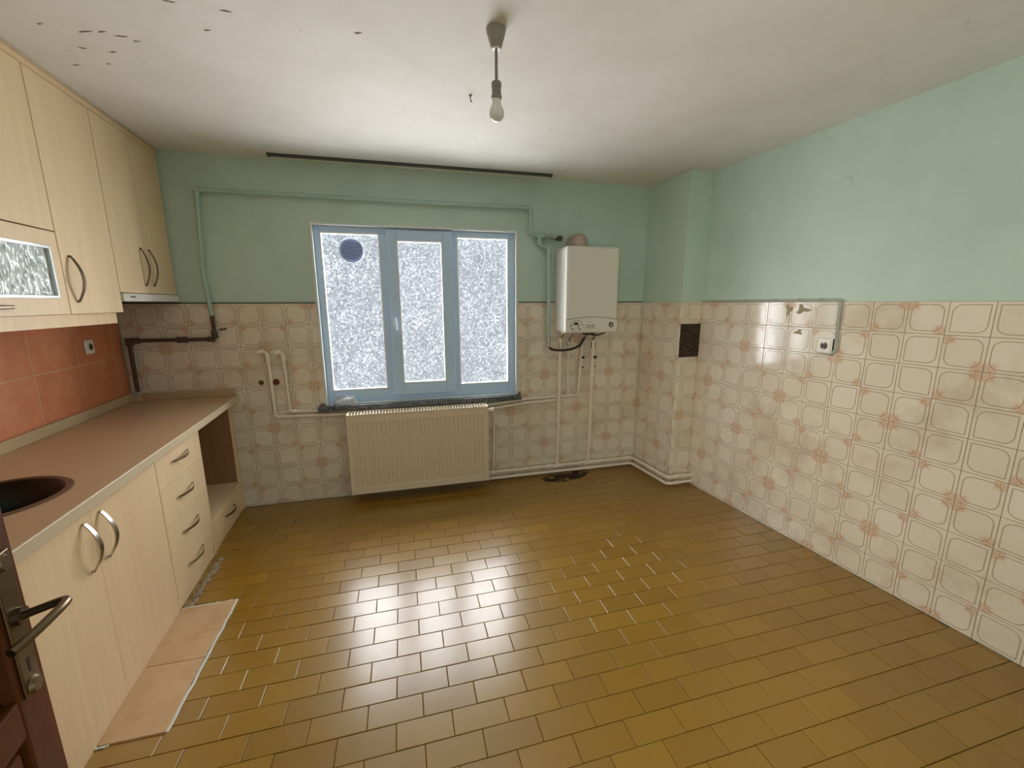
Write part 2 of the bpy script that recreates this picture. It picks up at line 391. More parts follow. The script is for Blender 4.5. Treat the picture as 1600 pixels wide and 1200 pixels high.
# ------------------------------------------------------------------ tiles
def rect_sub(rects, hole):
    out = []
    for (x0, x1, y0, y1) in rects:
        hx0, hx1, hy0, hy1 = hole
        if hx0 >= x1 or hx1 <= x0 or hy0 >= y1 or hy1 <= y0: out.append((x0, x1, y0, y1)); continue
        if hx0 > x0: out.append((x0, hx0, y0, y1))
        if hx1 < x1: out.append((hx1, x1, y0, y1))
        a, b = max(x0, hx0), min(x1, hx1)
        if hy0 > y0: out.append((a, b, y0, hy0))
        if hy1 < y1: out.append((a, b, hy1, y1))
    return [r for r in out if r[1] - r[0] > 0.004 and r[3] - r[2] > 0.004]
def tile_mesh(rects, s, sy, mirror, th, mat, ch=0.0012, gap=0.0012):
    m = MB()
    for (x0, x1, y0, y1) in rects:
        x0 += gap; x1 -= gap; y0 += gap; y1 -= gap
        L = [(x0, y0, -th - 0.0005), (x1, y0, -th - 0.0005), (x1, y1, -th - 0.0005), (x0, y1, -th - 0.0005),
             (x0, y0, -ch * .7), (x1, y0, -ch * .7), (x1, y1, -ch * .7), (x0, y1, -ch * .7),
             (x0 + ch, y0 + ch, 0), (x1 - ch, y0 + ch, 0), (x1 - ch, y1 - ch, 0), (x0 + ch, y1 - ch, 0)]
        fs = [(8, 9, 10, 11)]
        for k in range(4):
            n = (k + 1) % 4; fs += [(k, n, n + 4, k + 4), (k + 4, n + 4, n + 8, k + 8)]
        uv = [((-p[0] if mirror else p[0]) / s + 0.5, p[1] / sy + 0.5) for p in L]
        uv = [(u if u != 0 else 1e-4, v) for u, v in uv]
        m.add(L, fs, uv)
    me = m.mesh('tile'); me.materials.append(MT[mat]); return me
FULL = {}
def wall_tiles(parent, O, u, nrm, off, ulo, uhi, cfun, holes=(), rows=10):
    """O: point on the tile face plane at z=0, u: viewer's right along the wall; tiles start at off + j*S"""
    j0 = math.floor((ulo - off) / S + 1e-6); j1 = math.ceil((uhi - off) / S - 1e-6)
    for j in range(j0, j1):
        for r in range(rows):
            zc = (rows - r - 0.5) * S; uc = off + (j + 0.5) * S
            rects = [(max(ulo, uc - S / 2), min(uhi, uc + S / 2), zc - S / 2, zc + S / 2)]
            for h in holes: rects = rect_sub(rects, h)
            rects = [(a - uc, b - uc, c - zc, d - zc) for a, b, c, d in rects if b - a > 0.006 and d - c > 0.006]
            if not rects: continue
            c = cfun(j); rr = r % 4; half = (c in (0, 1)) == (rr in (0, 1))
            if c == rr: mat, mir = 'tile_flower', True
            elif c == 3 - rr: mat, mir = 'tile_flower', False
            else: mat, mir = 'tile_plain', not half
            full = len(rects) == 1 and abs(rects[0][1] - rects[0][0] - S) < 1e-4 and abs(rects[0][3] - rects[0][2] - S) < 1e-4
            if full:
                me = FULL.get((mat, mir)) or FULL.setdefault((mat, mir), tile_mesh(rects, S, S, mir, TT, mat))
            else: me = tile_mesh(rects, S, S, mir, TT, mat)
            o = bpy.data.objects.new('tile', me); COL.objects.link(o); o.parent = parent
            tl = Matrix.Rotation(random.gauss(0, 0.0022), 3, 'X') @ Matrix.Rotation(random.gauss(0, 0.0022), 3, 'Y')
            R = Matrix((u, ZV, nrm)).transposed() @ tl
            o.matrix_local = Matrix.Translation(O + u * uc + ZV * zc) @ R.to_4x4()
XU = Vector((1, 0, 0))
GR = (3.190 - PE.x, 3.394 - PE.x, 1.072, 1.334)      # gauze opening in the pilaster
wall_tiles(wall_back, Vector((0, 0, 0)), XU, Vector((0, -1, 0)), -0.003, XL + 0.002, XR, lambda j: (j - 23) % 4,
           holes=[(WX0, WX1, WZ0, 3), (0.470, 2.035, 0.705, 0.76)])
wall_tiles(wall_right, R0, RU, RV, 0.1234, -0.003, 2.93, lambda j: j % 4)
wall_tiles(pil, Vector((XR, 0, 0)), RU, RV, 0.0, 0.0, DC / math.cos(RA), lambda j: (j - 2) % 4)
wall_tiles(pil, PE.copy(), XU, Vector((0, -1, 0)), 0.055 - S, 0.0, R0.x - PE.x, lambda j: (j + 1) % 4, holes=[(0.012, 0.186, 1.075, 1.332)])
# grout bed behind the tiles (thin skin on each wall)
def bed(parent, O, u, nrm, rects):
    m = MB()
    for a, b, c, d in rects: m.slab([O + u * a + ZV * c, O + u * b + ZV * c, O + u * b + ZV * d, O + u * a + ZV * d], nrm, 0.003)
    o = m.build('grout_bed', 'grout', parent); o.location = Vector(nrm) * -0.0022; return o
bed(wall_back, Vector((0, 0, 0)), XU, Vector((0, -1, 0)), [(XL, WX0, 0, 1.5), (WX1, XR, 0, 1.5), (WX0, WX1, 0, 0.7)])
bed(wall_right, R0, RU, RV, [(-0.02, 2.93, 0, 1.5)])
bed(pil, Vector((XR, 0, 0)), RU, RV, [(0, DC / math.cos(RA), 0, 1.5)])
bed(pil, PE.copy(), XU, Vector((0, -1, 0)), [(0, R0.x - PE.x, 0, 1.5)])
# painted bead of filler on top of the tiles
m = MB(); m.box(XL + 0.02, WX0 - 0.004, -0.003, TT, 1.5, 1.507); m.box(WX1 + 0.004, XR, -0.003, TT, 1.5, 1.507)
tag(m.build('trim_1', 'rail'), 'dark painted filler bead on top of the back wall tiles', None, None, 'structure')

# terracotta tiles behind the worktop
TC = 0.3375
for j in range(-1, 8):
    for (z0, z1) in ((0.82, 1.158), (1.158, 1.4955)):
        a = max(0.106 + j * TC, 0.004); b = min(0.106 + (j + 1) * TC, 2.62); za = max(z0, 0.875)
        if b - a < 0.02: continue
        cx, cz = (a + b) / 2, (za + z1) / 2
        me = tile_mesh([(-(b - a) / 2, (b - a) / 2, -(z1 - za) / 2, (z1 - za) / 2)], b - a, z1 - za, False, TT, 'terra', 0.002, 0.003)
        o = bpy.data.objects.new('tile', me); COL.objects.link(o); o.parent = wall_left
        o.matrix_local = Matrix.Translation(LP(cx, 0, cz)) @ Matrix((-LU, ZV, LV)).transposed().to_4x4()
m = MB(); m.slab([LP(2.62, -0.0015, 0.86), LP(0.0, -0.0015, 0.86), LP(0.0, -0.0015, 1.495), LP(2.62, -0.0015, 1.495)], LV, 0.003)
m.build('grout_bed', 'terra_grout', wall_left)

# floor tiles: 20 x 10 cm brick bond, square to the back wall
FX, FY = 0.2, 0.0988
patch = [[(-0.041, -1.112), (-0.016, -1.4655), (0.200, -1.4695), (0.201, -1.106)], [(-0.016, -1.4685), (0.006, -1.797), (0.210, -1.799), (0.200, -1.4725)]]
def ftile(w, h): return tile_mesh([(-w / 2, w / 2, -h / 2, h / 2)], FX, FY, False, 0.006, 'floortile', 0.0016, 0.0011)
f_full = ftile(FX, FY); cand = []
def wallx(y):   # room limits at depth y (under the plinth of the cabinets on the left)
    lo = L0.x + 0.52 + math.tan(LA) * -y
    hi = (R0.x + math.tan(RA) * (-y - DC)) if y < -DC else XR + math.tan(RA) * -y
    return lo, hi
k = 0
while True:
    y1 = -1.985 + FY * (20.09 - k); k += 1
    y1 = min(y1, -1.985 + FY * 20); y0 = y1 - FY
    row = round((y1 + 1.985) / FY)
    if y1 > 0.03: continue
    if y0 < YF - 0.1: break
    ox = 1.003 if row % 2 == 0 else 1.1
    yc = (y0 + y1) / 2; lo, hi = wallx(min(y1, 0)); lo2, hi2 = wallx(y0); lo = max(lo, -0.6)
    for n in range(-12, 16):
        xc = ox + (n + 0.5) * FX; a = max(xc - FX / 2, lo); b = min(xc + FX / 2, min(hi, hi2) + 0.004)
        ya = y0; yb = min(y1, 0.0)
        if b - a < 0.012 or yb - ya < 0.012: continue
        if (a + b) / 2 < 0.19 and -1.78 < yc < -1.13 and b < 0.215: continue          # replaced by the pale patch tiles
        if b > 2.1 and a < 2.62 and yb > -0.12 and ya > -0.14 and (n + row) % 3: pass
        d = Vector(((a + b) / 2, (ya + yb) / 2, 0)) - CAM
        zc = d.dot(FW); vis = False
        if zc > 0.05:
            px = 800 + F_PX * d.dot(RT) / zc; py = 600 - F_PX * d.dot(UP) / zc
            vis = -60 < px < 1660 and py < 1290
        size = (b - a) * (yb - ya) / max(zc, .05) ** 3 if vis else 0
        cand.append((size, a, b, ya, yb))
cand.sort(key=lambda q: -q[0])
mrest = MB()
for i, (sz, a, b, ya, yb) in enumerate(cand):
    xc, yc = (a + b) / 2, (ya + yb) / 2; w, h = b - a, yb - ya
    tx, ty, tz = random.gauss(0, 0.0035), random.gauss(0, 0.0035), random.gauss(0, 0.0003)
    if i < 300:
        me = f_full if abs(w - FX) < 1e-4 and abs(h - FY) < 1e-4 else ftile(w, h)
        o = bpy.data.objects.new('tile', me); COL.objects.link(o); o.parent = floor
        o.location = (xc, yc, tz); o.rotation_euler = (tx, ty, 0)
    else:
        me = ftile(w, h); R = Matrix.Rotation(tx, 3, 'X') @ Matrix.Rotation(ty, 3, 'Y')
        mrest.add([R @ v.co + Vector((xc, yc, tz)) for v in me.vertices], [tuple(p.vertices) for p in me.polygons])
        bpy.data.meshes.remove(me)
o = mrest.build('far_tiles', 'floortile', floor); tag(o, 'ochre floor tiles far from the camera and at the edges', kind='stuff')
for q in patch:
    m = MB(); m.slab([Vector((x, y, 0.006)) for x, y in q], ZV, 0.012)
    tag(m.build('patch_tile', 'patch', floor, bevel=0.0015, fix=True), 'larger pale beige tile laid as a patch')
m = MB()
for (a, b) in (((0.203, -1.104), (0.213, -1.80)), ((-0.041, -1.108), (0.203, -1.102)), ((0.004, -1.803), (0.04, -1.802))):
    A = Vector((a[0], a[1], 0.002)); B = Vector((b[0], b[1], 0.002)); n = 14; pts = []
    for i in range(n + 1): pts.append(A.lerp(B, i / n) + Vector((random.uniform(-.003, .003), random.uniform(-.003, .003), random.uniform(-.001, .001))))
    m.sweep(pts, [(0.003 * math.cos(t * math.pi / 3), 0.006 * math.sin(t * math.pi / 3)) for t in range(6)])
m.build('patch_grout', 'white_plaster', floor)

# ------------------------------------------------------------------ ceiling details
for i, (x, y) in enumerate([(-0.051, -1.288), (0.069, -1.273), (0.124, -1.288), (0.174, -1.274), (0.211, -1.253), (-0.01, -1.156), (0.083, -1.151), (0.012, -1.052), (0.488, -1.389), (0.589, -1.516), (0.433, -1.522), (-0.118, -1.009), (1.0, -1.507)]):
    m = MB(); L = random.uniform(0.02, 0.04) * (1.7 if i in (10, 3, 1) else 1); n = 6; top = []; bot = []
    for k in range(n + 1):
        u = k / n; wv = random.uniform(-0.003, 0.003); wd_ = 0.0035 * math.sin(math.pi * (0.1 + 0.8 * u)) * random.uniform(0.6, 1.3)
        top.append((L * (u - 0.5), wv + wd_, -0.0005)); bot.append((L * (u - 0.5), wv - wd_, -0.001 - 0.003 * math.sin(math.pi * u) * random.uniform(0.6, 1)))
    m.add(top + bot, [(k, k + 1, n + 2 + k, n + 1 + k) for k in range(n)] + [(n + 1 + k, n + 2 + k, k + 1, k) for k in range(n)])
    o = m.build('paint_flake', 'flake', ceiling); o.location = (x, y, H + 0.0004); o.rotation_euler = (0, 0, random.uniform(-0.5, 0.1))
rail = thing('curtain_rail', 'dark grey curtain rail fixed to the ceiling above the window', 'curtain rail', (1.28, -0.105, H - 0.016), math.radians(-0.7))
m = MB(); m.box(-0.96, 0.96, -0.014, 0.014, 0, 0.0155); m.build('track', 'rail', rail, bevel=0.002)
for sx in (-1, 1):
    m = MB(); m.box(sx * 0.955 - 0.008, sx * 0.955 + 0.008, -0.016, 0.016, -0.003, 0.0155); m.build('end_cap', 'rail', rail)
hook = thing('ceiling_hook', 'small bent metal hook screwed into the ceiling near the lamp', 'hook', (1.459, -1.161, H - 0.045))
m = MB(); m.tube([(0, 0, 0.046), (0, 0, 0.024), (0.004, 0, 0.016), (0.007, 0, 0.020)], 0.0022, 8, 0.006); m.build('hook_wire', 'dark', hook, 40)
m = MB(); m.lathe([(0.0, 0.040), (0.007, 0.041), (0.007, 0.0445), (0.0, 0.0445)], seg=16); m.build('hook_collar', 'dark', hook, 40)
# pendant lamp
lamp = thing('pendant_lamp', 'bare opal bulb hanging from a short rod on the ceiling', 'lamp', (1.47, -1.655, 2.148))
m = MB(); m.lathe([(0.0, 0.297), (0.0345, 0.297), (0.0345, 0.288), (0.033, 0.282), (0.020, 0.240), (0.015, 0.236), (0.0, 0.236)][::-1], seg=32); m.build('ceiling_rose', 'rose', lamp, 35)
m = MB(); m.lathe([(0.0, 0.232), (0.013, 0.232), (0.0145, 0.237), (0.0145, 0.243), (0.0, 0.243)], seg=24); m.build('rose_ring', 'white', lamp, 35)
m = MB(); m.cyl((0, 0, 0.12), (0, 0, 0.24), 0.0055, 14); m.build('rod', 'lampholder', lamp, 40)
m = MB(); m.lathe([(0.0, 0.132), (0.014, 0.131), (0.018, 0.127), (0.018, 0.112), (0.0165, 0.110), (0.0165, 0.088), (0.019, 0.085), (0.019, 0.074), (0.0, 0.073)][::-1], seg=24); m.build('lampholder', 'lampholder', lamp, 35)
pr = [(0.0, 0.0), (0.010, 0.001), (0.019, 0.006), (0.0255, 0.015), (0.0275, 0.026), (0.026, 0.036), (0.021, 0.048), (0.0165, 0.058), (0.0155, 0.075), (0.0, 0.075)]
m = MB(); m.lathe(pr, seg=32); m.build('bulb', 'bulb', lamp, 60)

# ------------------------------------------------------------------ window
win = thing('window_1', 'three light white plastic window with hammered obscure glass', None, (0, 0, 0), 0, None, 'structure')
def bars(rect_o, rect_i, y0, y1):     # four bars of a rectangular frame: returns list of boxes
    a, b, c, d = rect_o; e, f, g, h = rect_i
    return [(a, e, y0, y1, c, d), (f, b, y0, y1, c, d), (e, f, y0, y1, h, d), (e, f, y0, y1, c, g)]
FY0, FY1 = 0.045, 0.110
O_ = (0.524, 1.994, 0.748, 2.040)
for bx in bars((WX0 - 0.001, WX1 + 0.001, 0.745, WZ1 + 0.001), O_, -0.003, 0.13):
    m = MB(); m.box(*bx); m.build('reveal', 'white_plaster', win, bevel=0.003)
for nm, bx in (('jamb', (O_[0], 0.562, FY0, FY1, O_[2], O_[3])), ('jamb', (1.944, O_[1], FY0, FY1, O_[2], O_[3])),
               ('mullion', (0.966, 1.030, FY0, FY1, 0.842, 1.998)), ('mullion', (1.480, 1.534, FY0, FY1, 0.842, 1.998)),
               ('head', (0.562, 1.944, FY0, FY1, 1.998, O_[3])), ('bottom_rail', (0.562, 1.944, FY0, FY1, O_[2], 0.842))):
    m = MB(); m.box(*bx); m.build(nm, 'pvc', win, bevel=0.004)
sash = MB()
for bx in bars((1.014, 1.494, 0.790, 2.030), (1.087, 1.421, 0.880, 1.955), 0.022, 0.075): sash.box(*bx)
sash = sash.build('sash', 'pvc', win, bevel=0.004)
m = MB(); m.box(1.036, 1.062, 0.013, 0.0225, 1.335, 1.405); m.build('handle_rose', 'pvc', sash, bevel=0.004)
m = MB(); m.tube([(1.049, 0.014, 1.385), (1.049, -0.022, 1.385), (1.056, -0.026, 1.30)], 0.0085, 12, 0.012); m.build('handle', 'bead', sash, 40)
for i, (x0, x1, z0, z1, yy) in enumerate(((0.562, 0.966, 0.842, 1.998, 0.075), (1.087, 1.421, 0.880, 1.955, 0.05), (1.534, 1.944, 0.842, 1.998, 0.075))):
    m = MB()
    for bx in bars((x0 - 0.001, x1 + 0.001, z0 - 0.001, z1 + 0.001), (x0 + 0.010, x1 - 0.010, z0 + 0.010, z1 - 0.010), FY0 - 0.003 if i != 1 else 0.019, yy): m.box(*bx)
    m.build('glazing_bead', 'bead', win, bevel=0.002)
    m = MB()
    if i == 0:      # the left pane has a round hole for the ventilator
        cx, cz, rr, ns = 0.767, 1.877, 0.072, 32
        ring = [(cx + rr * math.cos(2 * math.pi * k / ns), cz + rr * math.sin(2 * math.pi * k / ns)) for k in range(ns)]
        bx0, bx1, bz0, bz1 = cx - 0.11, cx + 0.11, cz - 0.10, z1 + 0.002
        def sq(px, pz):
            dx, dz = px - cx, pz - cz; sx = ((bx1 - cx) if dx > 0 else (cx - bx0)) / max(abs(dx), 1e-6); sz = ((bz1 - cz) if dz > 0 else (cz - bz0)) / max(abs(dz), 1e-6)
            k_ = min(sx, sz); return (cx + dx * k_, cz + dz * k_)
        outer = [sq(*p) for p in ring]
        vv = [(p[0], yy, p[1]) for p in ring] + [(p[0], yy, p[1]) for p in outer]
        m.add(vv, [(k, (k + 1) % ns, ns + (k + 1) % ns, ns + k) for k in range(ns)])
        for cxn, czn in ((bx0, bz0), (bx1, bz0), (bx0, bz1), (bx1, bz1)):
            pass
        for (a, b, c, d) in ((x0, bx0, z0, z1), (bx1, x1, z0, z1), (bx0, bx1, z0, bz0)):
            m.add([(a, yy, c), (b, yy, c), (b, yy, d), (a, yy, d)], [(0, 1, 2, 3)])
        o = m.build('pane', 'pane', win); sol = o.modifiers.new('Solidify', 'SOLIDIFY'); sol.thickness = 0.004
    else:
        m.box(x0, x1, yy, yy + 0.004, z0, z1); m.build('pane', 'pane', win)
# round ventilator in the left pane
vent = thing('window_vent', 'round blue grey plastic ventilator set in the left window pane', 'vent', (0.767, 0.075, 1.877))
m = MB(); m.lathe([(0.070, -0.012), (0.070, 0.012), (0.078, 0.016), (0.085, 0.010), (0.085, 0.0), (0.078, -0.010), (0.070, -0.012)], seg=40, axis='-Y'); m.build('ring', 'vent_plastic', vent, 40)
m = MB(); m.cyl((0, 0.012, 0), (0, 0.009, 0), 0.0715, 40); m.build('back_disc', 'vent_plastic', vent)
for k in range(9):
    z = -0.056 + k * 0.014; hw = math.sqrt(max(0.0715 ** 2 - z * z, 0)) - 0.002
    m = MB(); m.box(-hw, hw, -0.004, 0.004, -0.0045, 0.0045); o = m.build('louvre', 'vent_plastic', vent); o.location = (0, 0, z); o.rotation_euler = (0.7, math.radians(-8), 0)
vent.rotation_euler = (0, math.radians(12), 0)
m = MB(); m.cyl((0, -0.014, 0), (0, 0.006, 0), 0.008, 16); m.build('hub', 'vent_plastic', vent, 40)
cord = MB(); cord.tube([(0.595, 0.037, 1.48), (0.62, 0.036, 1.30), (0.655, 0.036, 1.05), (0.672, 0.036, 0.86)], 0.0016, 6, 0.1)
tag(cord.build('pull_cord', 'vent_plastic', None, 40), 'thin grey cord hanging over the left window pane', 'cord')
m = MB(); m.box(0.462, 2.030, -0.050, 0.13, 0.705, 0.745)
o = m.build('window_sill', 'granite', win, bevel=0.004); o['label'] = 'dark speckled granite window sill'
# crumpled plastic bag on the sill
def blob(name, mat, c, rx, ry, rz, amp, seed, parent=None, nu=22, nv=12, flat=True):
    rd = random.Random(seed); ph = [(rd.uniform(1, 6), rd.uniform(1, 6), rd.uniform(0, 6.28)) for _ in range(7)]; m = MB(); vs_ = []
    for i in range(nv + 1):
        th = math.pi * i / nv
        for k in range(nu):
            a = 2 * math.pi * k / nu
            q = 1 + amp * sum(math.sin(p[0] * a * 1.0 // 1 * 0 + round(p[0]) * a + p[1] * th + p[2]) for p in ph) / 3 + rd.uniform(-amp, amp) * 0.25
            z = math.cos(th) * q
            if flat and z < -0.15: z = -0.15
            vs_.append((c[0] + rx * math.sin(th) * math.cos(a) * q, c[1] + ry * math.sin(th) * math.sin(a) * q, c[2] + rz * (z + (0.15 if flat else 0))))
    fs = [(i * nu + k, (i + 1) * nu + k, (i + 1) * nu + (k + 1) % nu, i * nu + (k + 1) % nu) for i in range(nv) for k in range(nu)]
    m.add(vs_, fs); return m.build(name, mat, parent, 50)
tag(blob('plastic_bag', 'bag', (0.655, -0.002, 0.746), 0.085, 0.030, 0.05, 0.22, 5), 'crumpled clear plastic bag lying on the window sill', 'plastic bag')

# ------------------------------------------------------------------ radiator
rad = thing('radiator', 'cream panel radiator with grilled top under the window', 'radiator', (1.194, -0.116, 0.072), math.radians(0))
HW = 0.525; RZ = 0.627
def ribbed(yf, sgn):
    m = MB(); nr = 31; xs = []
    x0, x1 = -HW + 0.03, HW - 0.03; pit = (x1 - x0) / nr
    xs.append((-HW + 0.004, 0))
    for k in range(nr):
        a = x0 + k * pit
        xs += [(a, 0), (a + pit * .18, 1), (a + pit * .42, 1), (a + pit * .6, 0)]
    xs.append((HW - 0.004, 0))
    zs = [(0.004, 0), (0.050, 0), (0.062, 1), (RZ - 0.072, 1), (RZ - 0.060, 0), (RZ - 0.004, 0)]
    vs_ = [(x, yf + sgn * 0.007 * dx * dz, z) for z, dz in zs for x, dx in xs]; n = len(xs)
    fs = [(i * n + j, i * n + j + 1, (i + 1) * n + j + 1, (i + 1) * n + j) for i in range(len(zs) - 1) for j in range(n - 1)]
    o = len(vs_); vs2 = [(x, yf + sgn * 0.012, z) for z, dz in zs for x, dx in xs]
    m.add(vs_, fs); m.add(vs2, [tuple(reversed(q)) for q in fs]); return m
ribbed(-0.052, 1).build('front_panel', 'rad', rad, fix=False)
m = MB(); m.box(-HW + 0.004, HW - 0.004, 0.042, 0.052, 0.004, RZ - 0.004); m.build('back_panel', 'rad', rad, bevel=0.002)
for sx in (-1, 1):
    m = MB(); m.box(sx * HW - 0.004, sx * HW + 0.004, -0.055, 0.054, 0.0, RZ); m.build('side_cover', 'rad', rad, bevel=0.003)
m = MB(); m.box(-HW, HW, -0.055, -0.047, RZ - 0.012, RZ + 0.002); m.box(-HW, HW, 0.045, 0.055, RZ - 0.012, RZ + 0.002); m.build('grille_rail', 'rad', rad, bevel=0.002)
m = MB()
for k in range(48):
    x = -HW + 0.010 + k * (2 * HW - 0.020) / 47; m.box(x - 0.0052, x + 0.0052, -0.048, 0.046, RZ - 0.010, RZ - 0.001)
m.build('grille_slats', 'rad', rad)['kind'] = 'stuff'
m = MB(); m.box(-HW + 0.02, HW - 0.02, -0.038, 0.040, 0.03, RZ - 0.018); m.build('slot_shade', 'dark', rad)  # solid dark block close under the slats, paints the shade in the slots
for sx in (-0.36, 0.36):
    for zb in (0.10, RZ - 0.13):
        m = MB(); m.box(sx - 0.02, sx + 0.02, 0.052, 0.115, zb, zb + 0.03); m.build('wall_bracket', 'rad', rad)
m = MB(); m.cyl((HW + 0.002, 0.0, RZ - 0.045), (HW + 0.045, 0.0, RZ - 0.045), 0.011, 16); m.lathe([(0.0, -0.018), (0.015, -0.016), (0.017, 0.0), (0.014, 0.014), (0.0, 0.017)], (HW + 0.046, 0.0, RZ - 0.045), 20); m.build('valve', 'pipe', rad, 40)
m = MB(); m.cyl((HW + 0.002, 0.0, 0.05), (HW + 0.045, 0.0, 0.05), 0.011, 16); m.lathe([(0.0, -0.016), (0.014, -0.014), (0.016, 0.0), (0.013, 0.012), (0.0, 0.014)], (HW + 0.046, 0.0, 0.05), 20); m.build('return_valve', 'pipe', rad, 40)

# ------------------------------------------------------------------ pipes
def pipe_thing(name, label, runs, mat, r, fit=(), bend=0.03, cat='pipe'):
    P0 = Vector(runs[0][0][0] if isinstance(runs[0], tuple) else runs[0][0]); t = thing(name, label, cat, P0)
    for ru_ in runs:
        pts, mm, rr = (ru_ if isinstance(ru_, tuple) else (ru_, mat, r))
        m = MB(); m.tube([Vector(p) - P0 for p in pts], rr, 14, bend); m.build('pipe_run', mm, t, 50)
    for f_ in fit:
        nm, a, b, rr = f_[:4]; mm = f_[4] if len(f_) > 4 else mat
        m = MB(); a = Vector(a) - P0; b = Vector(b) - P0; d = (b - a)
        m.cyl(a, b, rr, 16); m.cyl(a - d.normalized() * 0.004, a + d.normalized() * 0.006, rr * 1.14, 16); m.cyl(b - d.normalized() * 0.006, b + d.normalized() * 0.004, rr * 1.14, 16)
        m.build(nm, mm, t, 50)
    return t
Yg = -0.034; rg = 0.0125
gas = pipe_thing('gas_pipe', 'mint painted gas pipe framing the window top, sooty at its lower left end',
    [([(-0.14, Yg, 1.42), (-0.158, Yg, 1.70), (-0.128, Yg, 2.214), (2.105, Yg, 2.219), (2.105, Yg, 2.018), (2.165, Yg, 2.014)], 'pipe_mint', rg),
     ([(-0.632, Yg, 0.925), (-0.630, Yg, 1.262), (-0.139, Yg, 1.262), (-0.139, Yg, 1.42)], 'grime', rg),
     ([(2.150, Yg, 2.014), (2.340, Yg, 2.014)], 'pipe_mint', 0.0145),
     ([(2.178, Yg, 2.010), (2.178, Yg, 1.945), (2.256, Yg, 1.932), (2.258, Yg, 1.75), (2.264, Yg, 1.22)], 'pipe_mint', 0.015)],
    'pipe_mint', rg,
    [('elbow', (-0.128, Yg, 2.17), (-0.128, Yg, 2.205), 0.0155), ('elbow', (-0.118, Yg, 2.214), (-0.085, Yg, 2.214), 0.0155), ('elbow', (2.105, Yg, 2.205), (2.105, Yg, 2.175), 0.0155),
     ('elbow', (2.095, Yg, 2.219), (2.07, Yg, 2.219), 0.0155), ('elbow', (2.105, Yg, 2.06), (2.105, Yg, 2.03), 0.0155), ('tee', (2.155, Yg, 2.014), (2.205, Yg, 2.014), 0.019),
     ('elbow', (2.178, Yg, 1.975), (2.178, Yg, 1.95), 0.018), ('elbow', (2.215, Yg, 1.938), (2.245, Yg, 1.934), 0.018), ('elbow', (2.257, Yg, 1.92), (2.257, Yg, 1.89), 0.018),
     ('valve_body', (2.225, Yg, 2.014), (2.285, Yg, 2.014), 0.018, 'cable'), ('coupling', (2.262, Yg, 1.45), (2.262, Yg, 1.42), 0.018),
     ('elbow', (-0.630, Yg, 1.235), (-0.630, Yg, 1.275), 0.019, 'grime'), ('elbow', (-0.61, Yg, 1.262), (-0.58, Yg, 1.262), 0.018, 'grime'), ('coupling', (-0.355, Yg, 1.262), (-0.31, Yg, 1.262), 0.019, 'grime'),
     ('elbow', (-0.139, Yg, 1.275), (-0.139, Yg, 1.31), 0.018, 'grime'), ('elbow', (-0.15, Yg, 1.262), (-0.18, Yg, 1.262), 0.017, 'grime'),
     ('wall_clip', (0.475, Yg, 2.217), (0.49, Yg, 2.217), 0.0165), ('wall_clip', (1.80, Yg, 2.219), (1.815, Yg, 2.219), 0.0165), ('isolating_valve', (2.264, Yg, 1.215), (2.264, Yg, 1.14), 0.015, 'chrome')], 0.025)
P0 = gas.location
m = MB(); m.box(0.0, 0.085, -0.022, -0.012, 0.004, 0.020); m.box(-0.012, 0.012, -0.022, 0.0, 0.0, 0.018); o = m.build('valve_lever', 'pipe_mint', gas, bevel=0.003); o.location = Vector((2.27, Yg, 2.016)) - P0
m = MB(); m.cyl((0, 0, 0), (0.045, 0, -0.004), 0.020, 18); o = m.build('end_cap', 'grime', gas, 40); o.location = Vector((2.32, Yg, 2.004)) - P0
m = MB(); m.box(-0.006, 0.022, -0.020, -0.012, -0.003, 0.003); m.cyl((0.0, -0.018, 0), (0, 0, 0), 0.007, 12); o = m.build('cock_handle', 'chrome', gas, bevel=0.001); o.location = Vector((2.264, Yg, 1.18)) - P0
m = MB(); m.box(-0.008, 0.034, -0.004, 0.004, -0.006, 0.006); o = m.build('cock_lever', 'grime', gas, bevel=0.002); o.location = Vector((-0.10, Yg, 1.325)) - P0; o.rotation_euler = (0, -0.15, 0)
hz = thing('gas_hose', 'black rubber hose looping from the gas pipe up to the boiler', 'hose', (2.267, -0.034, 1.135))
m = MB(); m.tube([Vector(p) - hz.location for p in [(2.268, -0.036, 1.138), (2.285, -0.065, 1.118), (2.36, -0.105, 1.112), (2.46, -0.112, 1.125), (2.52, -0.112, 1.155), (2.545, -0.11, 1.205), (2.575, -0.115, 1.232)]], 0.0095, 12, 0.05); m.build('hose', 'rubber', hz, 50)
for p, q in (((2.268, -0.036, 1.142), (2.276, -0.044, 1.122)), ((2.556, -0.112, 1.216), (2.572, -0.115, 1.231))):
    m = MB(); m.cyl(Vector(p) - hz.location, Vector(q) - hz.location, 0.0125, 16); m.build('hose_clip', 'chrome', hz, 40)

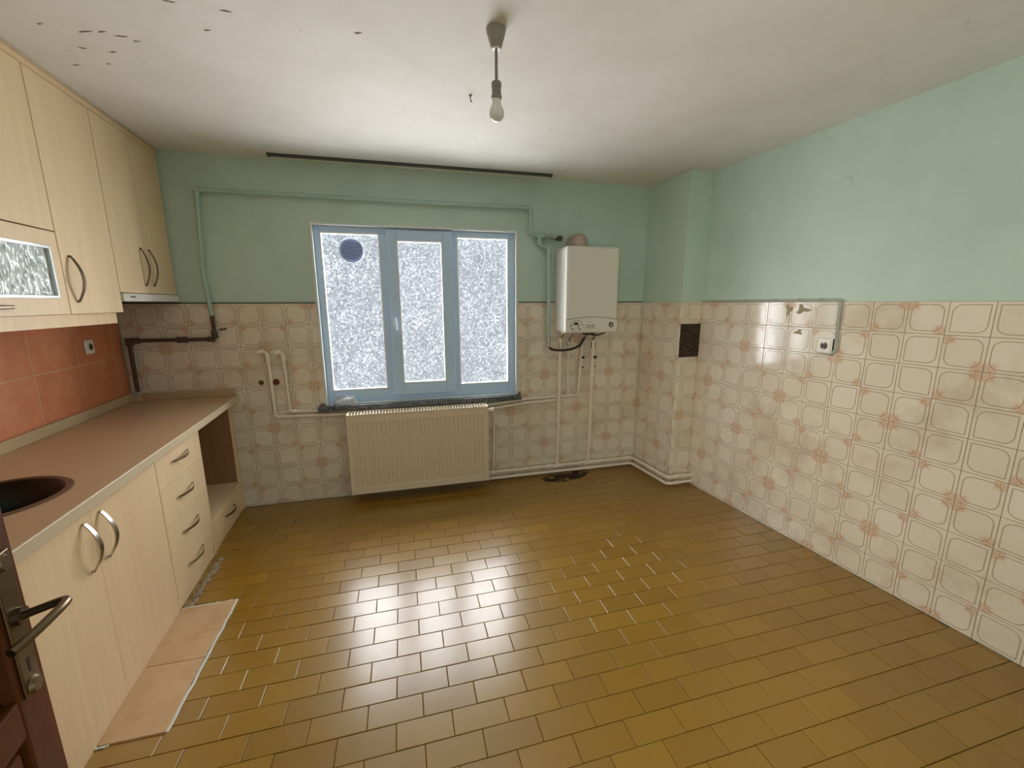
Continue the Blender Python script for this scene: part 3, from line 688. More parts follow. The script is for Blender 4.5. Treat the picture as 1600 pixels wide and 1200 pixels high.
Yp = -0.022
pipe_thing('water_pipe', 'cream water pipe with open upper end, left of the two beside the window',
    [[(0.100, Yp, 1.166), (0.163, Yp, 1.163), (0.170, Yp, 0.686), (0.62, Yp, 0.676), (1.20, Yp, 0.645), (1.79, Yp, 0.640), (2.06, Yp, 0.668), (2.40, Yp, 0.680)]], 'pipe', 0.0125,
    [('elbow', (0.110, Yp, 1.166), (0.145, Yp, 1.165), 0.0155), ('elbow', (0.163, Yp, 1.145), (0.164, Yp, 1.11), 0.0155), ('elbow', (0.170, Yp, 0.72), (0.170, Yp, 0.695), 0.0150), ('elbow', (0.185, Yp, 0.686), (0.21, Yp, 0.6855), 0.0150)], 0.03)
pipe_thing('water_pipe', 'cream water pipe with open upper end, right of the two beside the window',
    [[(0.212, Yp, 1.156), (0.262, Yp, 1.155), (0.270, Yp, 0.722), (0.62, Yp, 0.706), (1.20, Yp, 0.680), (1.78, Yp, 0.676), (2.06, Yp, 0.702), (2.40, Yp, 0.708), (2.548, Yp, 0.706), (2.552, Yp, 0.80), (2.566, Yp, 0.93), (2.575, Yp, 1.17)]], 'pipe', 0.0105,
    [('elbow', (0.215, Yp, 1.156), (0.248, Yp, 1.155), 0.0155), ('elbow', (0.262, Yp, 1.137), (0.264, Yp, 1.10), 0.0155), ('elbow', (0.270, Yp, 0.752), (0.270, Yp, 0.728), 0.0145), ('elbow', (0.288, Yp, 0.721), (0.315, Yp, 0.720), 0.0145),
     ('tee', (2.43, Yp, 0.708), (2.48, Yp, 0.708), 0.0130), ('valve_body', (2.572, Yp, 1.06), (2.566, Yp, 0.97), 0.0155), ('strainer', (2.563, Yp, 0.955), (2.560, Yp, 0.90), 0.0150), ('union_nut', (2.575, Yp, 1.150), (2.575, Yp, 1.130), 0.014, 'chrome')], 0.025)
pipe_thing('water_pipe', 'thin cream pipe dropping from the boiler between two thicker pipes', [[(2.447, Yp, 1.20), (2.447, Yp, 1.00), (2.455, Yp, 0.715)]], 'pipe', 0.0085,
    [('union_nut', (2.447, Yp, 1.165), (2.447, Yp, 1.145), 0.012, 'chrome')], 0)
for nm, lab, xx, zt, r_ in (('heating_pipe', 'thick cream heating riser below the left side of the boiler', 2.362, 1.21, 0.0145), ('heating_pipe', 'thick cream heating riser below the middle of the boiler', 2.657, 1.19, 0.0155)):
    fit_ = [('coupling', (xx - .004, -.062, 0.92), (xx - .004, -.062, 0.84), r_ * 1.25), ('tee', (xx - 0.03, -0.044, 0.086), (xx + 0.03, -0.044, 0.086), 0.0175), ('union_nut', (xx, -.062, 1.165), (xx, -.062, 1.135), r_ * 1.15, 'chrome')]
    if xx > 2.6: fit_ += [('valve_body', (xx, -.062, 1.07), (xx, -.062, 1.00), 0.0205), ('strainer', (xx, -.062, 0.985), (xx, -.062, 0.935), 0.0195), ('union_nut', (xx, -.062, 1.125), (xx, -.062, 1.09), 0.019)]
    t = pipe_thing(nm, lab, [[(xx, -.062, zt), (xx - .003, -.062, 0.95), (xx - .005, -.060, 0.30), (xx - .006, -.046, 0.092)]], 'pipe', r_, fit_, 0)
    if xx > 2.6:
        for dx in (0.0,):
            m = MB(); m.cyl((0.006, -0.020, -0.145), (0.010, -0.036, -0.145), 0.0115, 18); m.build('valve_knob', 'dark', t, 40)
            m = MB(); m.cyl((0.012, -0.018, -0.225), (0.014, -0.026, -0.225), 0.006, 14); m.build('drain_plug', 'dark', t, 40)
kn = [o for o in bpy.data.objects if o.name.startswith('water_pipe') and o.get('label', '').endswith('right of the two beside the window')][0]
for zz, rr in ((1.04, 0.0105), (0.955, 0.006)):
    m = MB(); m.cyl((0, 0, 0), (0.003, -0.014, 0), rr, 18); o = m.build('valve_knob' if rr > .01 else 'drain_plug', 'dark', kn, 40); o.location = Vector((2.576, Yp - 0.014, zz)) - kn.location
# pipes along the floor, round the pilaster
def floor_run(off, z, x0):
    c = Vector((XR, 0, 0)); A = Vector((x0, -off, z)); B = Vector((XR - off * 1.08, -off, z)) ; Cc = PE + RV * off + Vector((0, -off * 1.0, z)); Cc.z = z; D = Vector((R0.x + 0.004, -DC - off, z))
    return [A, B, Cc, D]
pipe_thing('floor_pipe', 'upper cream heating pipe running above the floor round the pilaster', [floor_run(0.044, 0.088, 1.765)], 'pipe', 0.0125,
    [('coupling', (2.70, -0.044, 0.088), (2.76, -0.044, 0.088), 0.0155), ('coupling', (2.30, -0.044, 0.088), (2.27, -0.044, 0.088), 0.015), ('coupling', (2.89, -.044, .088), (2.93, -.044, .088), 0.015), ('elbow', (3.22, -DC - .044, .088), (3.245, -DC - .044, .088), 0.015)], 0.035)
pipe_thing('floor_pipe', 'lower cream heating pipe running just above the floor round the pilaster', [floor_run(0.052, 0.036, 1.75)], 'pipe', 0.0125,
    [('coupling', (2.64, -0.052, 0.036), (2.69, -0.052, 0.036), 0.0155), ('elbow', (3.22, -DC - .052, .036), (3.245, -DC - .052, .036), 0.015)], 0.035)
pipe_thing('radiator_pipe', 'slim cream pipe looping down the right side of the radiator', [[(1.768, -0.105, 0.650), (1.790, -0.06, 0.60), (1.786, -0.05, 0.14), (1.768, -0.052, 0.105), (1.765, -0.046, 0.075)]], 'pipe', 0.0095, [], 0.04)
# capped water outlets in the tiles
t = thing('water_outlet', 'round brass water outlet in the tiles beside the left water pipe', 'water outlet', (0.096, 0, 0.941))
m = MB(); m.lathe([(0.0, 0.010), (0.011, 0.010), (0.013, 0.006), (0.017, 0.003), (0.018, 0.0)], seg=20, axis='-Y'); m.build('flange', 'brass', t, 40)
m = MB(); m.cyl((0, -0.008, 0), (0, -0.018, 0), 0.009, 6); m.build('plug', 'brass', t)
t = thing('water_outlet', 'dark red capped water outlet in the tiles between the water pipes', 'water outlet', (0.194, 0, 0.941))
m = MB(); m.lathe([(0.0, 0.016), (0.012, 0.016), (0.017, 0.010), (0.022, 0.004), (0.023, 0.0)], seg=20, axis='-Y'); m.build('cap', 'redcap', t, 40)
m = MB(); m.cyl((0, -0.015, 0), (0, -0.021, 0), 0.008, 8); m.build('plug', 'redcap', t)

# ------------------------------------------------------------------ boiler
boi = thing('wall_boiler', 'white wall hung combi boiler right of the window', 'boiler', (2.547, 0, 1.262))
BW, BD, BH = 0.2235, 0.25, 0.660
m = MB(); m.box(-BW, BW, -BD, -0.001, 0.0, BH); m.build('casing', 'white', boi, bevel=0.018)
m = MB(); n = 24
top = [(-BW + 0.004 + (2 * BW - 0.008) * k / n, 0.104 + 0.020 * math.sin(math.pi * k / n)) for k in range(n + 1)]
vs_ = [(x, -BD - 0.003, 0.012) for x, z in top] + [(x, -BD - 0.003, z) for x, z in top] + [(x, -BD + 0.004, 0.012) for x, z in top] + [(x, -BD + 0.004, z) for x, z in top]
q = n + 1
fs = [(k, k + 1, q + k + 1, q + k) for k in range(n)] + [(q + k, q + k + 1, 3 * q + k + 1, 3 * q + k) for k in range(n)] + [(2 * q + k, 2 * q + k + 1, k + 1, k) for k in range(n)] + [(0, q, 3 * q, 2 * q), (q - 1, 3 * q - 1, 4 * q - 1, 2 * q - 1)]
m.add(vs_, fs); panel = m.build('control_panel', 'white', boi, fix=True)
yb = -BD - 0.0036
def arc_tube(c, r, a0, a1, rad_, nm, mat, parent, ex=1.0):
    pts = [(c[0] + r * ex * math.cos(math.radians(a0 + (a1 - a0) * k / 24)), c[1], c[2] + r * math.sin(math.radians(a0 + (a1 - a0) * k / 24))) for k in range(25)]
    m = MB(); m.sweep(pts, [(rad_, 0), (0, rad_), (-rad_, 0), (0, -rad_)]); return m.build(nm, mat, parent)
arc_tube((0, -BD - 0.003, 0.0), 1, 0, 0.001, 0.0002, 'seam_dot', 'print', panel).hide_render = False
m = MB(); m.sweep([(x, -BD - 0.002, z + 0.002) for x, z in top], [(0.0016, 0), (0, 0.0016), (-0.0016, 0), (0, -0.0016)]); m.build('seam', 'print', panel)
bpy.data.objects.remove(bpy.data.objects['seam_dot'])
arc_tube((-0.128, yb, 0.040), 0.062, 15, 165, 0.0013, 'dial_arc', 'print', panel, 0.95)
for dx in (-0.163, -0.100):
    m = MB(); m.lathe([(0.0, 0.012), (0.013, 0.012), (0.016, 0.008), (0.017, 0.0)], (dx, yb, 0.052), 24, '-Y'); kb = m.build('knob', 'white', panel, 40)
    arc_tube((dx, yb - 0.001, 0.052), 0.0175, -40, 320, 0.0018, 'dial_ring', 'print', panel)
    m = MB(); m.box(dx - 0.003, dx + 0.003, yb - 0.003, yb + 0.001, 0.024, 0.034); m.build('dial_mark', 'print', panel)
m = MB(); m.box(-0.149, -0.117, yb - 0.0015, yb + 0.001, 0.066, 0.086); m.build('display', 'dark', panel)
m = MB(); m.cyl((-0.131, yb, 0.050), (-0.131, yb - 0.003, 0.050), 0.006, 16); m.build('button', 'white', panel, 40)
R90 = (math.pi / 2, 0, 0)
text_obj('Ferroli', 'logo', 'dark', panel, 0.024, (-0.012, yb, 0.060), R90)
text_obj('DOMICOMPACT', 'model_lettering', 'print', panel, 0.0115, (-0.012, yb, 0.0425), R90)
text_obj('F 24', 'small_lettering', 'print', panel, 0.008, (-0.012, yb, 0.029), R90)
arc_tube((-0.012, yb, 0.068), 0.022, 40, 140, 0.0007, 'logo_arc', 'print', panel, 1.0)
m = MB(); m.lathe([(0.0, 0.004), (0.016, 0.004), (0.019, 0.006), (0.021, 0.003), (0.021, 0.0)], (0.168, yb, 0.064), 28, '-Y'); gg = m.build('pressure_gauge', 'print', panel, 40)
m = MB(); m.cyl((0.168, yb - 0.0042, 0.064), (0.168, yb - 0.0055, 0.064), 0.013, 24); m.build('gauge_dial', 'cable', gg)
m = MB(); m.box(0.1668, 0.1692, yb - 0.007, yb - 0.0055, 0.060, 0.073); m.build('gauge_needle', 'dark', gg)
m = MB(); m.box(-0.045, 0.035, -BD + 0.02, -BD + 0.08, -0.018, 0.002); m.build('valve_block', 'dark', boi, bevel=0.004)
m = MB(); m.tube([(0.02, -0.16, -0.006), (0.06, -0.16, -0.026), (0.12, -0.16, -0.022), (0.19, -0.16, 0.003)], 0.006, 10, 0.03); m.build('power_lead', 'rubber', boi, 40)
for x_, zl, r_ in ((-0.185, -0.06, 0.009), (-0.100, -0.06, 0.008), (0.028, -0.07, 0.008), (0.110, -0.075, 0.010)):
    m = MB(); m.tube([(x_ + 0.006, -0.10, 0.004), (x_ + 0.004, -0.095, -0.03), (x_, -0.045, zl), (x_, -0.04, zl - 0.015)], r_, 12, 0.02); m.cyl((x_ + 0.006, -0.10, 0.003), (x_ + 0.006, -0.10, -0.012), r_ * 1.5, 6); m.build('connector', 'chrome', boi, 40)
fl = thing('boiler_flue', 'round beige flue elbow on top of the boiler', 'flue', (2.476, -0.14, 1.9225))
m = MB(); m.tube([(0, 0, 0.0), (0, 0, 0.055), (0, 0.135, 0.055)], 0.056, 28, 0.055); m.build('flue_bend', 'beige_flue', fl, 50)
m = MB(); m.cyl((0, 0, 0.0), (0, 0, 0.014), 0.062, 28); m.build('flue_collar', 'beige_flue', fl, 40)

# ------------------------------------------------------------------ left wall kitchen: base units
WF = 0.580                                   # plane of the door fronts
def front(parent, name, d0, d1, z0, z1, wf, th=0.018, mat='cab'):
    m = MB(); m.box(d0 + 0.0007, d1 - 0.0007, wf - th, wf, z0 + 0.0008, z1 - 0.0008); return m.build(name, mat, parent, bevel=0.0005)
def strap_handle(parent, a, b, out, width, mat, wide_axis, proj=0.030, th=0.004):
    """bow handle from a to b (points on the front), bulging along out"""
    a = Vector(a); b = Vector(b); out = Vector(out); n = 14; pts = [a + (b - a) * (k / n) + out * (proj * math.sin(math.pi * (0.04 + 0.92 * k / n)) ** 0.9 + 0.001) for k in range(n + 1)]
    wv = Vector(wide_axis); m = MB(); vs_ = []
    for i, p in enumerate(pts):
        t_ = (pts[min(i + 1, n)] - pts[max(i - 1, 0)]).normalized(); nn = t_.cross(wv).normalized()
        w_ = width * (0.62 + 0.38 * math.sin(math.pi * i / n))
        vs_ += [p + wv * w_ / 2 + nn * th / 2, p - wv * w_ / 2 + nn * th / 2, p - wv * w_ / 2 - nn * th / 2, p + wv * w_ / 2 - nn * th / 2]
    fs = [(i * 4 + j, i * 4 + (j + 1) % 4, i * 4 + 4 + (j + 1) % 4, i * 4 + 4 + j) for i in range(n) for j in range(4)] + [(3, 2, 1, 0), (4 * n, 4 * n + 1, 4 * n + 2, 4 * n + 3)]
    m.add(vs_, fs)
    for p in (a, b): m.cyl(p - out * 0.002, p + out * 0.008, 0.005, 12)
    return m.build('handle', mat, parent, 35, fix=True)
def carcass(parent, d0, d1, wf, z0, z1, inner='cab_in', mat='cab', shelf=None, wb=0.008, slant=0.0):
    t_ = 0.018; wi = wf - 0.020
    for a in (d0, d1 - t_):
        m = MB()
        if a == d0 and slant: m.prism([(a + slant * wb / wf, wb), (a + t_ + slant * wb / wf, wb), (a + t_, wi), (a, wi)][::-1] if False else [(a, wb), (a + t_, wb), (a + t_, wi), (a, wi)], z0, z1)
        else: m.box(a, a + t_, wb, wi, z0, z1)
        m.build('side_panel', mat, parent)
    m = MB(); m.box(d0 + t_, d1 - t_, wb, wb + 0.006, z0, z1); m.build('back_panel', inner, parent)
    m = MB(); m.box(d0 + t_, d1 - t_, wb + 0.006, wi, z0, z0 + t_); m.build('bottom_panel', mat, parent)
    m = MB(); m.box(d0 + t_, d1 - t_, wb + 0.006, wi, z1 - t_, z1); m.build('top_panel', mat, parent)
ZB, ZT = 0.072, 0.819
WO = 0.025                                    # stand-off of the units from the tiled wall
t = lthing('oven_housing', 'open base unit with empty oven space and one bottom drawer in the far corner', 'cabinet', 0.0)
D0, D1 = 0.046, 0.668
for a in (D0, D1 - 0.018):
    m = MB(); m.box(a, a + 0.018, WO, WF - 0.002, 0.0, ZT); m.build('side_panel', 'cab', t, bevel=0.001)
m = MB(); m.box(D0 + 0.018, D1 - 0.018, WO, WO + 0.006, ZB, ZT); m.build('back_panel', 'cab_in', t)
m = MB(); m.box(D0 + 0.018, D0 + 0.0186, WO + 0.006, WF - 0.02, 0.218, ZT); m.build('side_lining', 'cab_in', t)
m = MB(); m.box(D0 + 0.018, D1 - 0.018, WO + 0.006, WF - 0.004, 0.198, 0.216); m.build('shelf', 'cab', t, bevel=0.001)
dr = front(t, 'drawer', D0 + 0.002, D1 - 0.002, ZB, 0.196, WF)
strap_handle(dr, (0.44, WF, 0.135), (0.27, WF, 0.135), (0, 1, 0), 0.013, 'dark_metal', (0, 0, 1))
m = MB(); m.box(D0 + 0.019, D1 - 0.019, WF - 0.03, WF - 0.012, 0.0, ZB - 0.002); m.build('plinth', 'cab', t)
t = lthing('drawer_unit', 'pale wood base unit with four stacked drawers', 'cabinet', 0.0)
D0, D1 = 0.672, 1.168
carcass(t, D0, D1, WF, ZB, ZT, wb=WO)
for (z0, z1) in ((0.632, 0.817), (0.442, 0.632), (0.250, 0.442), (ZB, 0.250)):
    dr = front(t, 'drawer', D0, D1, z0, z1, WF)
    zc = z0 + (z1 - z0) * 0.53 if z0 > 0.6 else (z0 + z1) / 2 + 0.004
    strap_handle(dr, (1.015, WF, zc), (0.835, WF, zc), (0, 1, 0), 0.015, 'chrome', (0, 0, 1))
m = MB(); m.box(D0 + 0.001, D1 - 0.001, WF - 0.028, WF - 0.010, 0.0, ZB - 0.002); m.build('plinth', 'cab', t)
t = lthing('sink_unit', 'pale wood two door base unit under the round sink', 'cabinet', 0.0)
D0, D1 = 1.172, 2.102
for a in (D0, D1 - 0.018):
    m = MB(); m.box(a, a + 0.018, WO, WF - 0.02, ZB, ZT); m.build('side_panel', 'cab', t)
m = MB(); m.box(D0 + 0.018, D1 - 0.018, WO, WF - 0.02, ZB, ZB + 0.018); m.build('bottom_panel', 'cab', t)
for (a, b, hd) in ((D0, 1.638, 1.592), (1.638, D1, 1.686)):
    dr = front(t, 'door', a, b, ZB, 0.817, WF)
    strap_handle(dr, (hd, WF, 0.755), (hd, WF, 0.575), (0, 1, 0), 0.020, 'chrome', (1, 0, 0), 0.038)
m = MB(); m.box(D0 + 0.001, D1 - 0.001, WF - 0.022, WF - 0.004, 0.0, ZB - 0.002); m.build('plinth', 'cab', t)
t = lthing('base_unit', 'pale wood single door base unit beside the open door', 'cabinet', 0.0)
D0, D1 = 2.106, 2.60
carcass(t, D0, D1, WF, ZB, ZT, wb=WO)
dr = front(t, 'door', D0, D1, ZB, 0.817, WF)
strap_handle(dr, (2.16, WF, 0.755), (2.16, WF, 0.575), (0, 1, 0), 0.020, 'chrome', (1, 0, 0), 0.038)
m = MB(); m.box(D0 + 0.001, D1 - 0.001, WF - 0.022, WF - 0.004, 0.0, ZB - 0.002); m.build('plinth', 'cab', t)
# worktop with a round cut-out
wt = lthing('worktop', 'long brown speckled worktop with pale front edge', 'worktop', 0.0, 0.0, 0.82)
SC, SR = (1.640, 0.318), 0.196
WW, WE = 0.624, 2.62; tl_ = math.tan(LA); g0 = 0.004
m = MB(); b0, b1, b2, b3 = SC[0] - 0.28, SC[0] + 0.28, 0.004, WW
ns = 48; ring = [(SC[0] + SR * math.cos(2 * math.pi * (k + .5) / ns), SC[1] + SR * math.sin(2 * math.pi * (k + .5) / ns)) for k in range(ns)]
def sq2(p):
    dx, dy = p[0] - SC[0], p[1] - SC[1]; k_ = min((b1 - SC[0]) / max(abs(dx), 1e-6), ((b3 - SC[1]) if dy > 0 else (SC[1] - b2)) / max(abs(dy), 1e-6)); return (SC[0] + dx * k_, SC[1] + dy * k_)
outer = []
for p in ring: outer.append(sq2(p))
cor = [(b1, b3), (b0, b3), (b0, b2), (b1, b2)]
for zz, flip in ((0.04, False), (0.0, True)):
    vv = [(p[0], p[1], zz) for p in ring] + [(p[0], p[1], zz) for p in outer]; fs = []
    for k in range(ns):
        k2 = (k + 1) % ns; f_ = [k, ns + k, ns + k2, k2]
        for ci, c_ in enumerate(cor):     # corner of the square between two spokes
            o1, o2 = outer[k], outer[k2]
            if abs(o1[0] - o2[0]) > 1e-6 and abs(o1[1] - o2[1]) > 1e-6 and abs(c_[0] - (o1[0] + o2[0]) / 2) < 0.1 and abs(c_[1] - (o1[1] + o2[1]) / 2) < 0.1:
                vv.append((c_[0], c_[1], zz)); f_ = [k, ns + k, len(vv) - 1, ns + k2, k2]
        fs.append(tuple(f_[::-1]) if flip else tuple(f_))
    m.add(vv, fs)
m.add([(p[0], p[1], 0.0) for p in ring] + [(p[0], p[1], 0.04) for p in ring], [(k, ns + k, ns + (k + 1) % ns, (k + 1) % ns)[::-1] for k in range(ns)])
m.prism([(g0, 0.004), (b0, 0.004), (b0, WW), (g0 + WW * tl_, WW)], 0.0, 0.04); m.box(b1, WE, 0.004, WW, 0.0, 0.04)
m.add([(b0, WW, 0), (b1, WW, 0), (b1, WW, 0.04), (b0, WW, 0.04)], [(0, 1, 2, 3)])
m.build('top', 'worktop', wt)
m = MB(); m.box(g0 + 0.002 + WW * tl_, WE, WW, WW + 0.010, 0.0, 0.0415); m.build('front_edge', 'edge', wt, bevel=0.003)
m = MB(); m.prism([(0.030, 0.003), (WE, 0.003), (WE, 0.024), (0.030, 0.024)], 0.04, 0.094); m.build('upstand', 'upstand', wt, bevel=0.004)
m = MB(); m.prism([(0.030 * tl_ + 0.008, 0.075), (0.030, 0.075), (0.026 + WW * tl_, WW - 0.005), (0.006 + WW * tl_, WW - 0.005)], 0.04, 0.088); m.build('upstand', 'upstand', wt, bevel=0.003, fix=True)
m = MB(); m.box(0.02, 0.075, 0.004, 0.075, 0.04, 0.075); m.build('corner_block', 'upstand', wt, bevel=0.006)
# sink
sk = lthing('sink', 'round black sink with brown rim set into the worktop', 'sink', SC[0], SC[1], 0.70)
m = MB(); m.lathe([(SR - 0.010, 0.1600), (SR - 0.004, 0.1655), (SR + 0.006, 0.1655), (SR + 0.013, 0.1605)][::-1], seg=56); m.build('rim', 'sink_rim', sk, 50)
m = MB(); m.lathe([(0.0, 0.0), (0.13, 0.002), (0.165, 0.016), (0.180, 0.05), (SR - 0.010, 0.161)][::-1], seg=56); o = m.build('bowl', 'black', sk, 60); so = o.modifiers.new('Solidify', 'SOLIDIFY'); so.thickness = 0.003
m = MB(); m.lathe([(0.0, 0.006), (0.03, 0.006), (0.034, 0.003)][::-1], seg=24); m.build('drain', 'chrome', sk, 40)

# ------------------------------------------------------------------ wall units
WU = 0.352; ZU0, ZU1 = 1.457, 2.410
t = lthing('wall_unit', 'pale wood two door wall unit above the extractor hood', 'cabinet', 0.0)
D0, D1 = 0.028, 0.686
carcass(t, D0, D1, WU, 1.558, ZU1)
for (a, b, hd) in ((D0, 0.366, 0.318), (0.366, D1, 0.414)):
    dr = front(t, 'door', a, b, 1.557, ZU1, WU)
    strap_handle(dr, (hd, WU, 1.805), (hd, WU, 1.605), (0, 1, 0), 0.013, 'dark_metal', (1, 0, 0), 0.030)
hood = lthing('extractor_hood', 'slim white extractor hood under the far wall unit', 'extractor hood', 0.0, 0.0, 1.512)
m = MB(); m.box(0.040, 0.682, 0.008, WU - 0.012, 0.004, 0.042); m.build('body', 'dark', hood, bevel=0.002)
m = MB(); m.box(0.034, 0.684, WU - 0.012, WU + 0.012, 0.0, 0.042); fr = m.build('front_fascia', 'white', hood, bevel=0.003)
text_obj('silverline', 'logo', 'print', fr, 0.0155, (0.600, WU + 0.0122, 0.025), (math.pi / 2, 0, math.pi))
m = MB(); m.box(0.08, 0.64, 0.05, WU - 0.05, 0.0, 0.0045); m.build('filter_grille', 'dark_metal', hood)
t = lthing('wall_unit', 'tall pale wood single door wall unit next to the glass flap', 'cabinet', 0.0)
D0, D1 = 0.690, 1.088
carcass(t, D0, D1, WU, ZU0, ZU1)
dr = front(t, 'door', D0, D1, ZU0, ZU1, WU)
strap_handle(dr, (1.034, WU, 1.700), (1.034, WU, 1.510), (0, 1, 0), 0.017, 'dark_metal', (1, 0, 0), 0.036)
t = lthing('wall_unit', 'wall unit with textured glass flap and plain upper door', 'cabinet', 0.0)
D0, D1 = 1.092, 1.892
carcass(t, D0, D1, WU, ZU0, ZU1)
front(t, 'upper_door', D0, D1, 1.794, ZU1, WU)
G0, G1, GZ0, GZ1 = 1.142, 1.842, 1.522, 1.730
m = MB()
for (a, b, z0, z1) in ((D0 + .0012, G0, 1.458, 1.789), (G1, D1 - .0012, 1.458, 1.789), (G0, G1, 1.458, GZ0), (G0, G1, GZ1, 1.789)): m.box(a, b, WU - 0.018, WU, z0, z1)
flap = m.build('glass_flap', 'cab', t)
m = MB()
for bx in ((G0, G0 + 0.012, GZ0, GZ1), (G1 - 0.012, G1, GZ0, GZ1), (G0 + .012, G1 - .012, GZ0, GZ0 + 0.012), (G0 + .012, G1 - .012, GZ1 - 0.012, GZ1)): m.box(bx[0], bx[1], WU - 0.012, WU + 0.004, bx[2], bx[3])
m.build('glass_frame', 'alu', flap, bevel=0.0015)
m = MB(); m.box(G0 + 0.010, G1 - 0.010, WU - 0.014, WU - 0.008, GZ0 + 0.010, GZ1 - 0.010); m.build('glass', 'cabglass', flap)
m = MB(); m.box(1.405, 1.60, WU, WU + 0.016, 1.482, 1.496); m.build('handle', 'dark_metal', flap, bevel=0.004)
t = lthing('wall_unit', 'pale wood wall unit nearest the door', 'cabinet', 0.0)
D0, D1 = 1.896, 2.35
carcass(t, D0, D1, WU, ZU0, ZU1)
front(t, 'door', D0, D1, ZU0, ZU1, WU)
o = lthing('pelmet_board', 'pale pelmet board under the wall units above the terracotta tiles', 'pelmet', 0.0, 0.0, 1.402)
m = MB(); m.box(0.690, 2.35, 0.302, 0.320, 0.0, 0.054); m.build('board', 'cab', o, bevel=0.001)
m = MB(); m.box(0.690, 0.706, 0.008, 0.302, 0.0, 0.054); m.build('return_board', 'cab', o)
o = lthing('cornice_board', 'narrow wooden cornice between the wall units and the ceiling', 'cornice', 0.0, 0.0, 2.411)
m = MB(); m.box(0.030, 2.35, 0.02, WU + 0.004, 0.0, 0.030); m.build('board', 'cab', o, bevel=0.001)
m = MB(); m.box(0.030, 2.35, WU + 0.004, WU + 0.014, 0.022, 0.033); m.build('moulding', 'edge', o, bevel=0.002)

# ------------------------------------------------------------------ sockets, cable, gauze, covers
def socket(t, sw, sh, mat='socket'):
    m = MB(); m.box(-sw / 2, sw / 2, 0, 0.008, -sh / 2, sh / 2); pl = m.build('plate', mat, t, bevel=0.004)
    m = MB(); m.box(-sw * .40, sw * .40, 0.008, 0.012, -sh * .40, sh * .40); m.build('raised_frame', mat, pl, bevel=0.003)
    m = MB(); m.cyl((0, 0.0118, 0), (0, 0.0128, 0), 0.0195, 32); m.build('well', 'print', t)
    m = MB(); m.lathe([(0.0205, 0.0), (0.0225, 0.003), (0.025, 0.0)], seg=32, axis='-Y'); o = m.build('well_ring', mat, t, 40); o.rotation_euler = (0, 0, math.pi); o.location = (0, 0.012, 0)
    for dx in (-0.009, 0.009):
        m = MB(); m.cyl((dx, 0.0125, 0), (dx, 0.0135, 0), 0.0028, 12); m.build('pin_hole', 'black', t)
    m = MB(); m.box(-0.003, 0.003, 0.0125, 0.016, 0.014, 0.021); m.box(-0.003, 0.003, 0.0125, 0.016, -0.021, -0.014); m.build('earth_clip', 'chrome', t)
socket(rthing('wall_socket', 'ivory surface socket on the white tiles of the right wall', 'socket', 0.966, 0.006, 1.252), 0.082, 0.082)
m = [o for o in bpy.data.objects if o.name == 'wall_socket'][0]
bk = MB(); bk.box(-0.044, 0.040, -0.006, 0.001, -0.044, 0.040); bk.build('plate_shadow', 'dark', m)  # dark offset plate behind the socket, paints its shadow line
socket(lthing('wall_socket', 'small cream socket on the terracotta tiles above the worktop', 'socket', 0.345, 0.001, 1.255), 0.074, 0.080)
cb = rthing('electric_cable', 'grey painted cable along the tile top and down to the socket', 'cable', 0.0)
for off_, r_ in ((0.0, 0.0055), (0.009, 0.0045)):
    m = MB(); zt = 1.509 - off_ * .3; m.tube([(-0.01, 0.007, zt - 0.003), (-0.5, 0.007, zt), (-1.019 + off_, 0.007, zt + 0.003), (-1.022 + off_, 0.007, 1.36), (-1.030 + off_, 0.008, 1.225), (-0.990 + off_ * 2, 0.008, 1.200 + off_ * .4), (-0.955, 0.007, 1.212)], r_, 10, 0.02); m.build('wire', 'cable', cb, 50)
for (d_, z_) in ((0.40, 1.509), (0.62, 1.509), (0.78, 1.510), (0.90, 1.511), (1.022, 1.42), (1.028, 1.28)):
    m = MB(); m.box(-d_ - 0.004, -d_ + 0.004, 0.0, 0.014, z_ - 0.008, z_ + 0.010); m.build('clip', 'cable', cb, bevel=0.002)
gz = thing('vent_gauze', 'dark rusty wire gauze over a vent hole in the pilaster', 'vent', (PE.x + 0.099, -DC, 1.072))
m = MB(); n = 14; rd = random.Random(3); pts = []
for (a, b) in (((-0.092, 0.0), (0.094, 0.004)), ((0.094, 0.004), (0.092, 0.262)), ((0.092, 0.262), (-0.092, 0.262)), ((-0.092, 0.262), (-0.092, 0.0))):
    for k in range(8): pts.append((a[0] + (b[0] - a[0]) * k / 8 + rd.uniform(-.002, .002), a[1] + (b[1] - a[1]) * k / 8 + rd.uniform(-.002, .002)))
m.slab([Vector((x, -0.003, z)) for x, z in pts], (0, -1, 0), 0.008); m.build('mesh_sheet', 'gauze', gz, fix=True)
for sx, sz in ((-0.08, 0.02), (0.08, 0.02), (-0.08, 0.245), (0.08, 0.245)):
    m = MB(); m.cyl((sx, -0.002, sz), (sx, -0.006, sz), 0.004, 10); m.build('nail', 'dark', gz)
cv = thing('flue_cover', 'round painted flue cover plate high on the pilaster', 'cover plate', (3.268, -DC + TT, 2.138))
m = MB(); m.lathe([(0.0, 0.010), (0.045, 0.010), (0.048, 0.006), (0.072, 0.006), (0.078, 0.0)], seg=40, axis='-Y'); m.build('disc', 'mint', cv, 40)
m = MB(); m.cyl((0, -0.009, 0), (0, -0.014, 0), 0.005, 12); m.build('screw', 'mint', cv, 40)
cv = rthing('box_cover', 'small round painted junction box cover on the right wall', 'cover plate', 0.940, -TT, 2.127)
m = MB(); m.lathe([(0.0, 0.006), (0.030, 0.006), (0.036, 0.003), (0.037, 0.0)], seg=32, axis='-Y'); o = m.build('disc', 'mint', cv, 40); o.rotation_euler = (0, 0, math.pi)
m = MB(); m.cyl((0, 0.005, 0), (0, 0.008, 0), 0.003, 10); m.build('screw', 'mint', cv)
